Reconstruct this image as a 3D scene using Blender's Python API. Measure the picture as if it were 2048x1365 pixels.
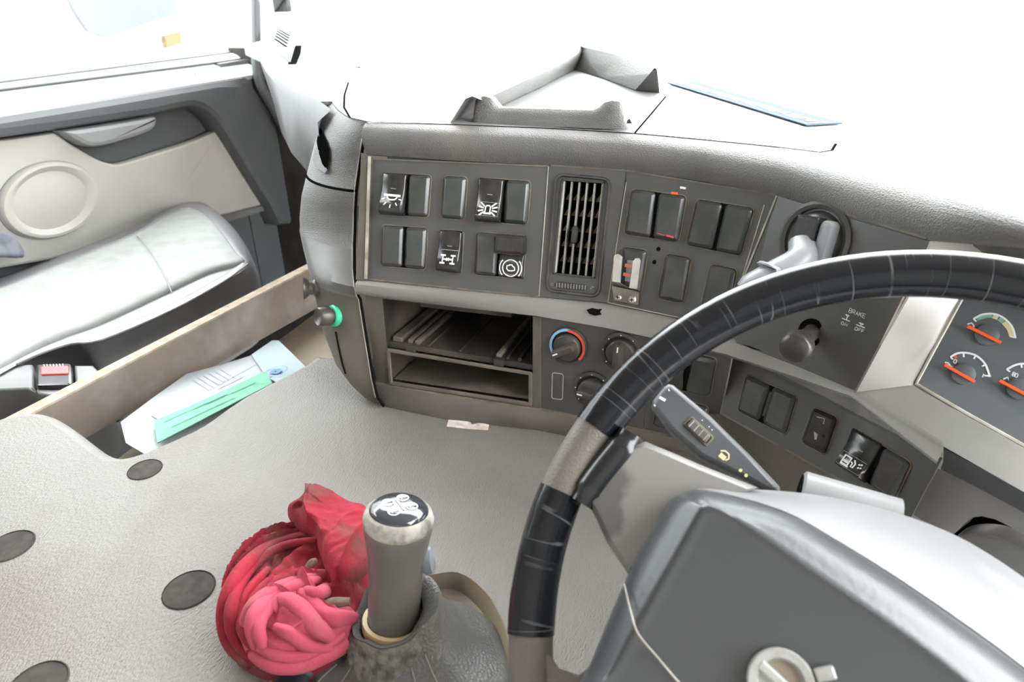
import bpy, math, random
from mathutils import Vector, Matrix
from mathutils.geometry import delaunay_2d_cdt
from mathutils.bvhtree import BVHTree
random.seed(7)
for o in list(bpy.data.objects): bpy.data.objects.remove(o, do_unlink=True)
scene = bpy.context.scene
COL = scene.collection

# ------------------------------------------------------------------ camera
IW, IH, F = 2048.0, 1365.0, 1365.0
EYE = Vector((0, 0, 1.0))
CAMX = Vector((0.9469, 0.3216, -0.0056)); CAMUP = Vector((-0.1468, 0.4475, 0.8822))
CAMX.normalize(); CAMUP = (CAMUP - CAMX * CAMX.dot(CAMUP)).normalized(); CAMB = CAMX.cross(CAMUP)
cd = bpy.data.cameras.new('camera'); cam = bpy.data.objects.new('camera', cd); COL.objects.link(cam)
mw = Matrix((CAMX, CAMUP, CAMB)).transposed().to_4x4(); mw.translation = EYE
cam.matrix_world = mw
cd.sensor_width = 36.0; cd.lens = 36.0 * F / IW; cd.clip_start = 0.02; cd.clip_end = 500
cd.dof.use_dof = True; cd.dof.focus_distance = 0.72; cd.dof.aperture_fstop = 9.0
scene.camera = cam

# ------------------------------------------------------------------ light, exposure
SKY = 17.0
world = bpy.data.worlds.new('sky'); scene.world = world; world.use_nodes = True
bgn = world.node_tree.nodes['Background']
bgn.inputs['Color'].default_value = (0.96, 0.985, 1.0, 1); bgn.inputs['Strength'].default_value = SKY
vs = scene.view_settings
scene.display_settings.display_device = 'sRGB'
vs.view_transform = 'Standard'; vs.look = 'None'; vs.gamma = 1.0; vs.use_curve_mapping = False
vs.exposure = 0.0

# ------------------------------------------------------------------ measuring the place
def ray(px, py):
    return (CAMX * (px - IW / 2) - CAMUP * (py - IH / 2) - CAMB * F).normalized()
def W(px, py, z):
    r = ray(px, py); return EYE + r * ((z - EYE.z) / r.z)
def WX(px, py, x):
    r = ray(px, py); return EYE + r * ((x - EYE.x) / r.x)
def WY(px, py, y):
    r = ray(px, py); return EYE + r * ((y - EYE.y) / r.y)
def WP(px, py, o, n):
    r = ray(px, py); return EYE + r * ((o - EYE).dot(n) / r.dot(n))
def lerp(a, b, t): return a + (b - a) * t

# ------------------------------------------------------------------ materials
MATS = {}
def mat(name, c, rough=0.5, c2=None, nscale=20, nlo=0.4, nhi=0.65, bump=0, bscale=400, btype='noise', spec=0.5, metal=0,
        stretch=None, emis=None, coat=0, c3=None, c3scale=4, c3lo=.5, c3hi=.7):
    m = bpy.data.materials.new(name); m.use_nodes = True; nt = m.node_tree; N = nt.nodes; L = nt.links
    p = N['Principled BSDF']
    p.inputs['Base Color'].default_value = (*c, 1); p.inputs['Roughness'].default_value = rough
    p.inputs['Specular IOR Level'].default_value = spec; p.inputs['Metallic'].default_value = metal
    p.inputs['Coat Weight'].default_value = coat
    tc = N.new('ShaderNodeTexCoord'); vec = tc.outputs['Object']
    if stretch:
        mp = N.new('ShaderNodeMapping'); mp.inputs['Scale'].default_value = stretch; L.new(vec, mp.inputs['Vector']); vec = mp.outputs['Vector']
    col = None
    def mixin(prev, cc, sc, lo, hi):
        nz = N.new('ShaderNodeTexNoise'); nz.inputs['Scale'].default_value = sc; nz.inputs['Detail'].default_value = 5
        L.new(tc.outputs['Object'], nz.inputs['Vector'])
        mr = N.new('ShaderNodeMapRange'); mr.inputs['From Min'].default_value = lo; mr.inputs['From Max'].default_value = hi
        L.new(nz.outputs['Fac'], mr.inputs['Value'])
        mx = N.new('ShaderNodeMix'); mx.data_type = 'RGBA'; L.new(mr.outputs['Result'], mx.inputs['Factor'])
        if prev is None: mx.inputs['A'].default_value = (*c, 1)
        else: L.new(prev, mx.inputs['A'])
        mx.inputs['B'].default_value = (*cc, 1)
        return mx.outputs['Result']
    if c2: col = mixin(col, c2, nscale, nlo, nhi)
    if c3: col = mixin(col, c3, c3scale, c3lo, c3hi)
    if col: L.new(col, p.inputs['Base Color'])
    if bump:
        if btype == 'voronoi':
            t = N.new('ShaderNodeTexVoronoi'); t.inputs['Scale'].default_value = bscale; o = t.outputs['Distance']
        else:
            t = N.new('ShaderNodeTexNoise'); t.inputs['Scale'].default_value = bscale; t.inputs['Detail'].default_value = 2.5; o = t.outputs['Fac']
        L.new(vec, t.inputs['Vector'])
        b = N.new('ShaderNodeBump'); b.inputs['Strength'].default_value = bump; b.inputs['Distance'].default_value = 0.0015
        L.new(o, b.inputs['Height']); L.new(b.outputs['Normal'], p.inputs['Normal'])
    MATS[name] = m; return m

mat('dash_pad', (.11, .11, .107), .45, (.14, .137, .13), 9, bump=.4, bscale=760, btype='voronoi', c3=(.17, .155, .135), c3scale=14, c3lo=.58, c3hi=.8)
mat('dash_lid', (.2, .2, .2), .5, bump=.2, bscale=420, btype='voronoi')
mat('fascia', (.062, .063, .062), .42, (.078, .076, .072), 16, bump=.05, bscale=900)
mat('fascia_warm', (.082, .074, .064), .48, (.12, .105, .087), 12, bump=.2, bscale=700, btype='voronoi')
mat('switch_blank', (.035, .039, .038), .28, (.055, .058, .056), 60, bump=.04, bscale=900)
mat('tape_plain', (.012, .013, .015), .2)
mat('switch_black', (.013, .013, .013), .22, (.03, .03, .03), 40)
mat('seam_dark', (.008, .008, .008), .9, spec=.0)
mat('dust_edge', (.17, .14, .105), .75, (.08, .07, .06), 70, nlo=.35, nhi=.7)
mat('worn_lit_edge', (.42, .4, .36), .5, (.25, .22, .18), 50)  # pale edge tone: wear, and the painted highlight on the end cap
mat('trim_grey', (.23, .225, .215), .32, (.19, .184, .174), 7, c3=(.27, .17, .155), c3scale=9, c3lo=.64, c3hi=.8)
mat('trim_cap', (.12, .118, .114), .4, (.1, .098, .094), 9, bump=.1, bscale=700)
mat('white_print', (.85, .85, .85), .5)
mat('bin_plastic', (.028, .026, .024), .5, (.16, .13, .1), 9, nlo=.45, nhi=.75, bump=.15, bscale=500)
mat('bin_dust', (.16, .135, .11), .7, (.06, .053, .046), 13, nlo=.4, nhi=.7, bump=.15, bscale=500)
mat('fin_dust', (.1, .07, .05), .8, (.2, .15, .11), 60)
mat('black_void', (.004, .004, .004), .95, spec=0)
mat('knob_mid', (.04, .037, .034), .3, (.07, .062, .055), 40)
mat('knob_dark', (.035, .034, .033), .33, (.08, .07, .06), 30)
mat('blue_print', (.25, .5, .72), .5); mat('red_print', (.75, .09, .05), .5); mat('green_print', (.22, .42, .3), .5); mat('yellow_print', (.7, .6, .35), .5)
mat('orange_needle', (.95, .12, .02), .45)
mat('gauge_face', (.1, .106, .11), .45, (.12, .125, .13), 8)  # face grey lifted to carry glass reflection and dust
mat('tunnel_vinyl', (.195, .187, .174), .5, (.172, .16, .142), 6, bump=1.0, bscale=480, stretch=(1.7, .65, 1), c3=(.14, .118, .092), c3scale=3.0, c3lo=.52, c3hi=.76)
mat('tunnel_beige', (.22, .175, .12), .5, (.15, .12, .09), 14, nlo=.52, nhi=.7)
mat('hole_shade', (.045, .04, .034), .9, (.025, .022, .02), 80)  # hole lining darkened, recess shade put into its colour
mat('seat_fabric', (.25, .258, .25), .85, (.215, .223, .215), 30, bump=.25, bscale=700, c3=(.205, .19, .167), c3scale=5, c3lo=.58, c3hi=.8)
mat('seat_vinyl', (.21, .21, .222), .34, (.185, .185, .195), 8, bump=.08, bscale=500)
mat('seat_plastic', (.14, .14, .142), .4, (.1, .095, .09), 10)
mat('door_light', (.38, .37, .34), .5, (.33, .32, .295), 4, bump=.06, bscale=600)
mat('door_dark', (.075, .08, .085), .45, (.085, .088, .09), 8, bump=.08, bscale=500)
mat('door_grey', (.2, .205, .21), .5)
mat('door_sill', (.5, .51, .52), .4)
mat('cover_grey', (.34, .34, .345), .5, (.28, .28, .28), 12, bump=.15, bscale=500)
mat('rubber', (.02, .022, .025), .45)
mat('pass_dash', (.075, .074, .072), .55, (.05, .049, .047), 7, bump=.2, bscale=760, btype='voronoi')
mat('floor_mat', (.02, .019, .018), .9, (.04, .035, .03), 15, bump=.2, bscale=200)
mat('cab_lining', (.36, .35, .335), .8)
mat('wood', (.17, .138, .108), .75, (.125, .105, .085), 5, bump=.2, bscale=60, stretch=(6, .5, 6), c3=(.25, .228, .2), c3scale=9, c3lo=.45, c3hi=.7)
mat('wood_edge', (.32, .262, .205), .75, (.23, .175, .125), 60)
mat('paper_white', (.35, .37, .38), .7, (.31, .335, .345), 6)
mat('paper_blue', (.3, .38, .41), .7, (.34, .4, .42), 8)
mat('paper_green', (.13, .38, .25), .7, (.1, .3, .2), 40)
mat('ink_grey', (.3, .34, .36), .7); mat('ink_blue', (.1, .22, .6), .7); mat('ink_green', (.12, .4, .26), .7)
mat('rag_red', (.3, .012, .03), .95, (.15, .01, .018), 14, bump=.5, bscale=260, c3=(.13, .05, .045), c3scale=22, c3lo=.55, c3hi=.72)
mat('rag_pink', (.46, .075, .115), .95, (.38, .05, .085), 14, bump=.3, bscale=260, c3=(.33, .1, .11), c3scale=26, c3lo=.6, c3hi=.75)
mat('rag_lining', (.17, .135, .105), .95, (.1, .08, .06), 90, bump=.5, bscale=260)
mat('leather_boot', (.085, .085, .083), .36, (.12, .117, .11), 10, bump=.3, bscale=450, btype='voronoi')
mat('leather_frayed', (.17, .16, .14), .95, (.07, .067, .062), 120, bump=.9, bscale=260)
mat('stitch', (.2, .19, .17), .8)
mat('lever_grip', (.105, .1, .092), .32, (.15, .138, .12), 12, bump=.05, bscale=300)
mat('lever_worn', (.36, .345, .3), .7, (.13, .125, .11), 90, bump=.4, bscale=200)
mat('lever_cap', (.03, .033, .038), .12, spec=.7)
mat('lever_button', (.2, .22, .25), .4)
mat('brass_ring', (.5, .38, .22), .4)
mat('metal', (.6, .59, .56), .32, (.42, .38, .33), 40, metal=.85)
mat('red_orange', (.75, .2, .1), .5)
mat('wheel_leather', (.11, .097, .086), .5, (.14, .122, .107), 18, bump=.2, bscale=600, btype='voronoi')
mat('wheel_spoke', (.2, .196, .188), .4, (.1, .098, .095), 10, nlo=.54, nhi=.58, bump=.05, bscale=500)  # base grey raised to carry sky reflection on the spoke's upper side
mat('hub_pad', (.05, .053, .056), .3, (.057, .06, .064), 5, bump=.05, bscale=260, btype='voronoi')
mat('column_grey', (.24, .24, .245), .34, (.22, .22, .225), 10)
mat('stalk_grey', (.085, .09, .098), .38, (.11, .112, .115), 14)
mat('emblem', (.42, .43, .41), .4, (.3, .3, .28), 60, metal=.3)
mat('emblem_dark', (.25, .2, .15), .6)
mat('lever_light', (.24, .25, .265), .35)
mat('knob_green', (.05, .55, .32), .4)  # plain green of the knob ring
mat('buckle_red', (.8, .06, .06), .35)
mat('scrap_paper', (.75, .66, .6), .8, (.5, .42, .4), 120)
mat('cloth_blue', (.17, .175, .2), .9, (.1, .105, .13), 40)
mat('ground', (.45, .385, .31), .9, (.38, .32, .26), .7)
mat('banner_blue', (.07, .095, .135), .8, spec=.1)
mat('trailer_side', (.5, .52, .54), .7, (.42, .45, .48), .6)
mat('trailer_blue', (.08, .09, .1), .9, (.095, .103, .11), .8, spec=.1)
mat('trailer_orange', (.12, .085, .05), .9, spec=.1)
mat('mirror_shell', (.006, .006, .006), .8, spec=.1)

def tape_mat():
    m = bpy.data.materials.new('tape'); m.use_nodes = True; nt = m.node_tree; N = nt.nodes; L = nt.links; p = N['Principled BSDF']
    uv = N.new('ShaderNodeUVMap')
    mp = N.new('ShaderNodeMapping'); mp.inputs['Scale'].default_value = (5.0, .22, 1); mp.inputs['Rotation'].default_value = (0, 0, .02); L.new(uv.outputs['UV'], mp.inputs['Vector'])
    nz = N.new('ShaderNodeTexNoise'); nz.inputs['Scale'].default_value = 1.3; nz.inputs['Detail'].default_value = 1.5; L.new(mp.outputs['Vector'], nz.inputs['Vector'])
    s = N.new('ShaderNodeMath'); s.operation = 'SUBTRACT'; s.inputs[1].default_value = .5; L.new(nz.outputs['Fac'], s.inputs[0])
    a = N.new('ShaderNodeMath'); a.operation = 'ABSOLUTE'; L.new(s.outputs[0], a.inputs[0])
    mr = N.new('ShaderNodeMapRange'); mr.inputs['From Min'].default_value = .009; mr.inputs['From Max'].default_value = .003; L.new(a.outputs[0], mr.inputs['Value'])
    n2 = N.new('ShaderNodeTexNoise'); n2.inputs['Scale'].default_value = 3; L.new(uv.outputs['UV'], n2.inputs['Vector'])
    mr2 = N.new('ShaderNodeMapRange'); mr2.inputs['From Min'].default_value = .42; mr2.inputs['From Max'].default_value = .68; L.new(n2.outputs['Fac'], mr2.inputs['Value'])
    mu = N.new('ShaderNodeMath'); mu.operation = 'MULTIPLY'; L.new(mr.outputs['Result'], mu.inputs[0]); L.new(mr2.outputs['Result'], mu.inputs[1])
    mx = N.new('ShaderNodeMix'); mx.data_type = 'RGBA'; mx.inputs['A'].default_value = (.007, .008, .010, 1); mx.inputs['B'].default_value = (.13, .135, .145, 1)
    L.new(mu.outputs[0], mx.inputs['Factor']); L.new(mx.outputs['Result'], p.inputs['Base Color'])
    p.inputs['Roughness'].default_value = .17; p.inputs['Specular IOR Level'].default_value = .33
    b = N.new('ShaderNodeBump'); b.inputs['Strength'].default_value = .35; b.inputs['Distance'].default_value = .001; L.new(nz.outputs['Fac'], b.inputs['Height']); L.new(b.outputs['Normal'], p.inputs['Normal'])
    MATS['tape'] = m
tape_mat()

def glass_mat(name, tint=(.96, .98, .97), refl=.06):
    m = bpy.data.materials.new(name); m.use_nodes = True; nt = m.node_tree; N = nt.nodes; L = nt.links
    N.remove(N['Principled BSDF'])
    t = N.new('ShaderNodeBsdfTransparent'); t.inputs['Color'].default_value = (*tint, 1)
    g = N.new('ShaderNodeBsdfGlossy'); g.inputs['Roughness'].default_value = .02
    f = N.new('ShaderNodeFresnel'); f.inputs['IOR'].default_value = 1.4
    x = N.new('ShaderNodeMixShader'); L.new(f.outputs[0], x.inputs[0]); L.new(t.outputs[0], x.inputs[1]); L.new(g.outputs[0], x.inputs[2])
    L.new(x.outputs[0], N['Material Output'].inputs['Surface']); MATS[name] = m
glass_mat('glass'); glass_mat('gauge_glass', (.9, .92, .93))

# ------------------------------------------------------------------ mesh builder
class MB:
    def __init__(s): s.v = []; s.f = []; s.m = []; s.uv = {}
    def add(s, vs, fs, mi=0, uvs=None):
        b = len(s.v); s.v += [Vector(p) for p in vs]
        s.f += [tuple(i + b for i in f) for f in fs]; s.m += [mi] * len(fs)
        if uvs:
            for i, q in enumerate(uvs): s.uv[b + i] = q
        return b
    def grid(s, rows, cu=False, cv=False, mi=0, uvs=None, mrow=None):
        n = len(rows[0]); vs = [p for r in rows for p in r]; b = len(s.v)
        s.v += [Vector(p) for p in vs]
        if uvs:
            k = 0
            for r in uvs:
                for q in r: s.uv[b + k] = q; k += 1
        R = len(rows)
        for i in range(R - (0 if cv else 1)):
            for j in range(n - (0 if cu else 1)):
                i2 = (i + 1) % R; j2 = (j + 1) % n
                s.f.append((b + i * n + j, b + i * n + j2, b + i2 * n + j2, b + i2 * n + j)); s.m.append(mrow[i] if mrow else mi)
    def rings(s, rings, mi=0, cap0=True, cap1=True, mcap=None):
        s.grid(rings, cu=True, mi=mi); n = len(rings[0])
        if cap0: s.add(rings[0], [tuple(range(n))[::-1]], mi)
        if cap1: s.add(rings[-1], [tuple(range(n))], mi if mcap is None else mcap)
    def tube(s, path, r, seg=8, mi=0, caps=True, flat=None):
        path = [Vector(p) for p in path]; n = len(path); rr = r if isinstance(r, (list, tuple)) else [r] * n
        up = None; rings = []
        for i in range(n):
            t = (path[min(i + 1, n - 1)] - path[max(i - 1, 0)]).normalized()
            if up is None:
                up = Vector((0, 0, 1)) if abs(t.z) < .9 else Vector((1, 0, 0))
            a = t.cross(up).normalized(); up = a.cross(t).normalized()
            k = flat if flat else 1
            rings.append([path[i] + (a * math.cos(q) + up * math.sin(q) * k) * rr[i] for q in [2 * math.pi * j / seg for j in range(seg)]])
        s.rings(rings, mi, caps, caps)
    def lathe(s, o, ax, prof, seg=24, mi=0, caps=True, wob=None, sx=1, ref=None):
        o = Vector(o); ax = Vector(ax).normalized()
        a = Vector(ref) if ref else (Vector((0, 0, 1)) if abs(ax.z) < .8 else Vector((1, 0, 0)))
        a = (a - ax * a.dot(ax)).normalized(); b = ax.cross(a)
        rings = []
        for k, (r, h) in enumerate(prof):
            rings.append([o + ax * h + (a * math.cos(q) * sx + b * math.sin(q)) * (r * (wob(q, k) if wob else 1)) for q in [2 * math.pi * j / seg for j in range(seg)]])
        s.rings(rings, mi, caps, caps)
    def box(s, c, ax, ay, az, mi=0, bev=0):
        c = Vector(c); ax = Vector(ax); ay = Vector(ay); az = Vector(az)
        if not bev:
            vs = [c + ax * i + ay * j + az * k for k in (-1, 1) for j in (-1, 1) for i in (-1, 1)]
            s.add(vs, [(0, 2, 3, 1), (4, 5, 7, 6), (0, 1, 5, 4), (2, 6, 7, 3), (0, 4, 6, 2), (1, 3, 7, 5)], mi)
        else:
            q = Quad(c - ax - ay - az, c + ax - ay - az, c + ax + ay - az, c - ax + ay - az, az)
            q.prism(s, 0, az.length * 2, bev, bev, mi)
    def slab(s, pts, n, thick, bev=0, mi=0, mside=None):
        """polygon pts is the visible outline; body extends back along -n by thick; front edge rounded by bev"""
        n = Vector(n).normalized(); pts = [Vector(p) for p in pts]
        ar = Vector()
        for i in range(len(pts)): ar += pts[i].cross(pts[(i + 1) % len(pts)])
        if ar.dot(n) < 0: pts = pts[::-1]
        rings = [[p - n * thick for p in pts]]
        if bev:
            rings.append([p - n * bev for p in pts])
            ins = inset(pts, n, bev)
            rings.append([lerp(a, b, .3) - n * bev * .3 for a, b in zip(pts, ins)]); rings.append(ins)
        else: rings.append(pts)
        s.grid(rings, cu=True, mi=mi if mside is None else mside); k = len(pts)
        s.add(rings[0], [tuple(range(k))[::-1]], mi); s.add(rings[-1], [tuple(range(k))], mi)
    def stroke(s, pts, w, n, mi=0, closed=False):
        """flat ribbon along 3D points lying on a surface with normal n"""
        n = Vector(n).normalized(); pts = [Vector(p) for p in pts]; L = []; R = []; k = len(pts)
        for i in range(k):
            a = pts[(i - 1) % k] if (closed or i) else pts[i]; b = pts[(i + 1) % k] if (closed or i < k - 1) else pts[i]
            t = (b - a)
            if t.length < 1e-9: t = Vector((1, 0, 0))
            d = n.cross(t.normalized()) * w / 2; L.append(pts[i] + d); R.append(pts[i] - d)
        s.grid([R, L], cu=closed, mi=mi)
    def poly(s, pts, mi=0): s.add(pts, [tuple(range(len(pts)))], mi)
    def build(s, name, mats, parent=None, sharp=40, **props):
        if isinstance(mats, str): mats = [mats]
        org = Vector()
        q = parent
        while q is not None: org += q.location; q = q.parent
        me = bpy.data.meshes.new(name)
        me.from_pydata([tuple(p - org) for p in s.v], [], s.f)
        for m in mats: me.materials.append(MATS[m])
        me.polygons.foreach_set('material_index', s.m)
        me.polygons.foreach_set('use_smooth', [len(f) <= 4 for f in s.f])
        if s.uv:
            ul = me.uv_layers.new(name='UVMap')
            for l in me.loops: ul.data[l.index].uv = s.uv.get(l.vertex_index, (0, 0))
        me.update(); me.validate()
        me.set_sharp_from_angle(angle=math.radians(sharp))
        o = bpy.data.objects.new(name, me); COL.objects.link(o)
        if parent is not None: o.parent = parent
        for k, v in props.items(): o[k] = v
        return o
def inset(pts, n, d):
    out = []; k = len(pts)
    for i in range(k):
        a = (pts[i] - pts[i - 1]); b = (pts[(i + 1) % k] - pts[i])
        na = n.cross(a.normalized()) if a.length > 1e-9 else Vector(); nb = n.cross(b.normalized()) if b.length > 1e-9 else Vector()
        m = na + nb
        m = m / max(m.length_squared / 2, .35) if m.length > 1e-6 else na
        out.append(pts[i] + m * d)
    return out
def empty(name, loc, label=None, cat=None, **p):
    o = bpy.data.objects.new(name, None); COL.objects.link(o); o.location = loc; o.empty_display_size = .05
    if label: o['label'] = label
    if cat: o['category'] = cat
    for k, v in p.items(): o[k] = v
    return o
def tag(o, label, cat, group=None):
    o['label'] = label; o['category'] = cat
    if group: o['group'] = group
    return o
class Quad:
    """bilinear patch p00,p10,p11,p01 (u right, v down) with outward normal; all in metres"""
    def __init__(s, a, b, c, d, nref=None):
        s.a, s.b, s.c, s.d = [Vector(p) for p in (a, b, c, d)]
        s.n = ((s.c - s.a).cross(s.d - s.b)).normalized()
        if nref is None: nref = EYE - s.a
        if s.n.dot(nref) < 0: s.n = -s.n
        s.lu = ((s.b - s.a).length + (s.c - s.d).length) / 2; s.lv = ((s.d - s.a).length + (s.c - s.b).length) / 2
    def __call__(s, u, v, w=0): return lerp(lerp(s.a, s.b, u), lerp(s.d, s.c, u), v) + s.n * w
    def sub(s, u0, v0, u1, v1): return Quad(s(u0, v0), s(u1, v0), s(u1, v1), s(u0, v1), s.n)
    def rr(s, r, ins=0, w=0, seg=4):
        ru = r / s.lu; rv = r / s.lv; iu = ins / s.lu; iv = ins / s.lv; ru = max(ru - iu, 1e-4); rv = max(rv - iv, 1e-4); out = []
        for cx, cy, a0 in ((1 - iu - ru, iv + rv, -90), (1 - iu - ru, 1 - iv - rv, 0), (iu + ru, 1 - iv - rv, 90), (iu + ru, iv + rv, 180)):
            for k in range(seg + 1):
                a = math.radians(a0 + 90 * k / seg); out.append(s(cx + ru * math.cos(a), cy + rv * math.sin(a), w))
        return out[::-1]
    def prism(s, mb, w0, w1, r, bev, mi=0, seg=4, mcap=None):
        rings = [s.rr(r, 0, w0, seg), s.rr(r, 0, w1 - bev, seg), s.rr(r, bev * .3, w1 - bev * .3, seg), s.rr(r, bev, w1, seg)]
        mb.rings(rings, mi, True, True, mcap)
    def frame(s, mb, r, wd, h, mi=0, w0=0, seg=4):
        rings = [s.rr(r, 0, w0, seg), s.rr(r, wd * .25, w0 + h, seg), s.rr(r, wd * .75, w0 + h, seg), s.rr(r, wd, w0, seg)]
        mb.grid(rings, cu=True, mi=mi)

# strokes for lettering: each glyph in a 4 x 6 box, y down
GL = {'B': [[(0, 0), (0, 6), (3, 6), (4, 5), (4, 4), (3, 3), (0, 3)], [(3, 3), (3.7, 2.2), (3.7, .8), (3, 0), (0, 0)]],
      'R': [[(0, 6), (0, 0), (3, 0), (4, 1), (4, 2.2), (3, 3), (0, 3)], [(2, 3), (4, 6)]],
      'A': [[(0, 6), (2, 0), (4, 6)], [(.8, 4), (3.2, 4)]], 'K': [[(0, 0), (0, 6)], [(4, 0), (0, 3.5)], [(1.4, 2.5), (4, 6)]],
      'E': [[(4, 0), (0, 0), (0, 6), (4, 6)], [(0, 3), (3.2, 3)]], 'F': [[(4, 0), (0, 0), (0, 6)], [(0, 3), (3.2, 3)]],
      'O': [[(1, 0), (0, 1), (0, 5), (1, 6), (3, 6), (4, 5), (4, 1), (3, 0), (1, 0)]], 'N': [[(0, 6), (0, 0), (4, 6), (4, 0)]],
      '0': [[(1, 0), (0, 1), (0, 5), (1, 6), (3, 6), (4, 5), (4, 1), (3, 0), (1, 0)]], '1': [[(1, 1), (2, 0), (2, 6)]],
      '8': [[(1, 0), (0, 1), (0, 2), (1, 3), (3, 3), (4, 4), (4, 5), (3, 6), (1, 6), (0, 5), (0, 4), (1, 3)], [(3, 3), (4, 2), (4, 1), (3, 0), (1, 0)]]}
def text(mb, txt, fmap, x, y, cw, ch, gap, lw, n, mi=0):
    for c in txt:
        for st in GL.get(c, []): mb.stroke([fmap(x + p[0] / 4 * cw, y + p[1] / 6 * ch) for p in st], lw, n, mi)
        x += cw + gap
def arc(cx, cy, r, a0, a1, n=16, ry=None):
    ry = ry or r
    return [(cx + r * math.cos(math.radians(a0 + (a1 - a0) * i / n)), cy + ry * math.sin(math.radians(a0 + (a1 - a0) * i / n))) for i in range(n + 1)]
def bez(p0, p1, p2, n):
    return [p0 * (1 - t) ** 2 + p1 * 2 * t * (1 - t) + p2 * t * t for t in [i / n for i in range(n + 1)]]
def catmull(pts, n=6, closed=False):
    pts = [Vector(p) for p in pts]; k = len(pts); out = []
    for i in range(k if closed else k - 1):
        p1 = pts[i]; p2 = pts[(i + 1) % k]
        p0 = pts[i - 1] if (i or closed) else p1 * 2 - p2
        p3 = pts[(i + 2) % k] if (closed or i + 2 < k) else p2 * 2 - p1
        for j in range(n):
            t = j / n
            out.append(.5 * ((2 * p1) + (p2 - p0) * t + (2 * p0 - 5 * p1 + 4 * p2 - p3) * t * t + (3 * p1 - p0 - 3 * p2 + p3) * t ** 3))
    if not closed: out.append(pts[-1])
    return out
def solid(mb):
    return BVHTree.FromPolygons([tuple(v) for v in mb.v], mb.f)
def strike(tree, px, py, w=0):
    loc, n, i, d = tree.ray_cast(EYE, ray(px, py))
    if loc is None: loc, n, i, d = tree.find_nearest(EYE + ray(px, py) * .85)
    if n.dot(EYE - loc) < 0: n = -n
    return loc + n * w, n
class Ruled:
    """surface ruled between an upper and a lower edge line"""
    def __init__(s, T, B): s.T = T; s.B = B; s.n = len(T)
    def P(s, a, t):
        i = min(max(int(math.floor(a)), 0), s.n - 2); k = a - i
        return lerp(lerp(s.T[i], s.T[i + 1], k), lerp(s.B[i], s.B[i + 1], k), t)
    def solve(s, px, py):
        r = ray(px, py); e1 = r.cross(Vector((0, 0, 1))).normalized(); e2 = r.cross(e1)
        best = None
        for a0 in [i + .5 for i in range(s.n - 1)]:
            a, t = a0, .5
            for _ in range(14):
                p = s.P(a, t) - EYE; f = (p.dot(e1), p.dot(e2)); h = 1e-4
                da = (s.P(a + h, t) - s.P(a, t)) / h; dt = (s.P(a, t + h) - s.P(a, t)) / h
                m = (da.dot(e1), dt.dot(e1), da.dot(e2), dt.dot(e2)); det = m[0] * m[3] - m[1] * m[2]
                if abs(det) < 1e-12: break
                a -= (f[0] * m[3] - m[1] * f[1]) / det; t -= (m[0] * f[1] - f[0] * m[2]) / det
                a = min(max(a, -1.0), s.n)
            p = s.P(a, t) - EYE; e = abs(p.dot(e1)) + abs(p.dot(e2)) + max(0, -t - .6) + max(0, t - 1.6)
            if best is None or e < best[0]: best = (e, a, t)
        return best[1], best[2]
    def __call__(s, px, py, w=0):
        a, t = s.solve(px, py); p = s.P(a, t)
        return p + s.normal(a, t) * w if w else p
    def normal(s, a, t):
        h = .01; n = (s.P(a + h, t) - s.P(a - h, t)).cross(s.P(a, t + h) - s.P(a, t - h)).normalized()
        return n if n.dot(EYE - s.P(a, t)) > 0 else -n
    def quad(s, *c):
        return Quad(*[s(*p) for p in c])
    def patch(s, mb, c, nu=6, nv=2, w=0, depth=.004, mi=0):
        rows = []; N = None
        for j in range(nv + 1):
            r = []
            for i in range(nu + 1):
                u = i / nu; v = j / nv
                px = (c[0][0] * (1 - u) + c[1][0] * u) * (1 - v) + (c[3][0] * (1 - u) + c[2][0] * u) * v
                py = (c[0][1] * (1 - u) + c[1][1] * u) * (1 - v) + (c[3][1] * (1 - u) + c[2][1] * u) * v
                a, t = s.solve(px, py); N = s.normal(a, t); r.append(s.P(a, t) + N * w)
            rows.append(r)
        mb.grid(rows, mi=mi)
        edge = rows[0] + [r[-1] for r in rows[1:]] + rows[-1][-2::-1] + [r[0] for r in rows[-2:0:-1]]
        mb.grid([edge, [p - N * depth for p in edge]], cu=True, mi=mi)
    def ring(s, mb, o, i, w=0, mi=0, n=4):
        for k in range(4):
            k2 = (k + 1) % 4
            s.patch(mb, (o[k], o[k2], i[k2], i[k]), n, 1, w, .004, mi)

# ================================================================== THE SETTING
def zr(x0, y0, k): return lambda x, y: (x0 + x * k, y0 + y * k)
R1 = zr(0, 0, .34213); R2 = zr(0, 400, .34213); R4 = zr(580, 300, .26882); R5 = zr(580, 520, .26882); R6 = zr(1050, 320, .26882)
R7 = zr(1050, 600, .26882); R8 = zr(1448, 400, .29297); R9 = zr(1448, 680, .29297); RG = zr(400, 950, .29297)
S = dict(kind='structure')
XL, XR, YB, YF, ZC = -1.44, .95, -.75, 1.8, 1.95
def wallbox(name, x0, x1, y0, y1, z0, z1, m, **p):
    mb = MB(); mb.box(((x0 + x1) / 2, (y0 + y1) / 2, (z0 + z1) / 2), ((x1 - x0) / 2, 0, 0), (0, (y1 - y0) / 2, 0), (0, 0, (z1 - z0) / 2))
    return mb.build(name, m, **p)
wallbox('floor', XL - .06, XR, YB, YF, -.06, 0, 'floor_mat', **S)
wallbox('ceiling', XL - .06, XR, YB, 1.42, ZC, ZC + .04, 'cab_lining', **S)
wallbox('wall_back', XL - .06, XR, YB - .04, YB, 0, ZC, 'cab_lining', **S)
wallbox('wall_front', XL - .06, XR, YF, YF + .04, 0, .82, 'floor_mat', **S)
wallbox('wall_left', XL - .06, XL, YB, .2, 0, ZC, 'cab_lining', **S)
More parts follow.
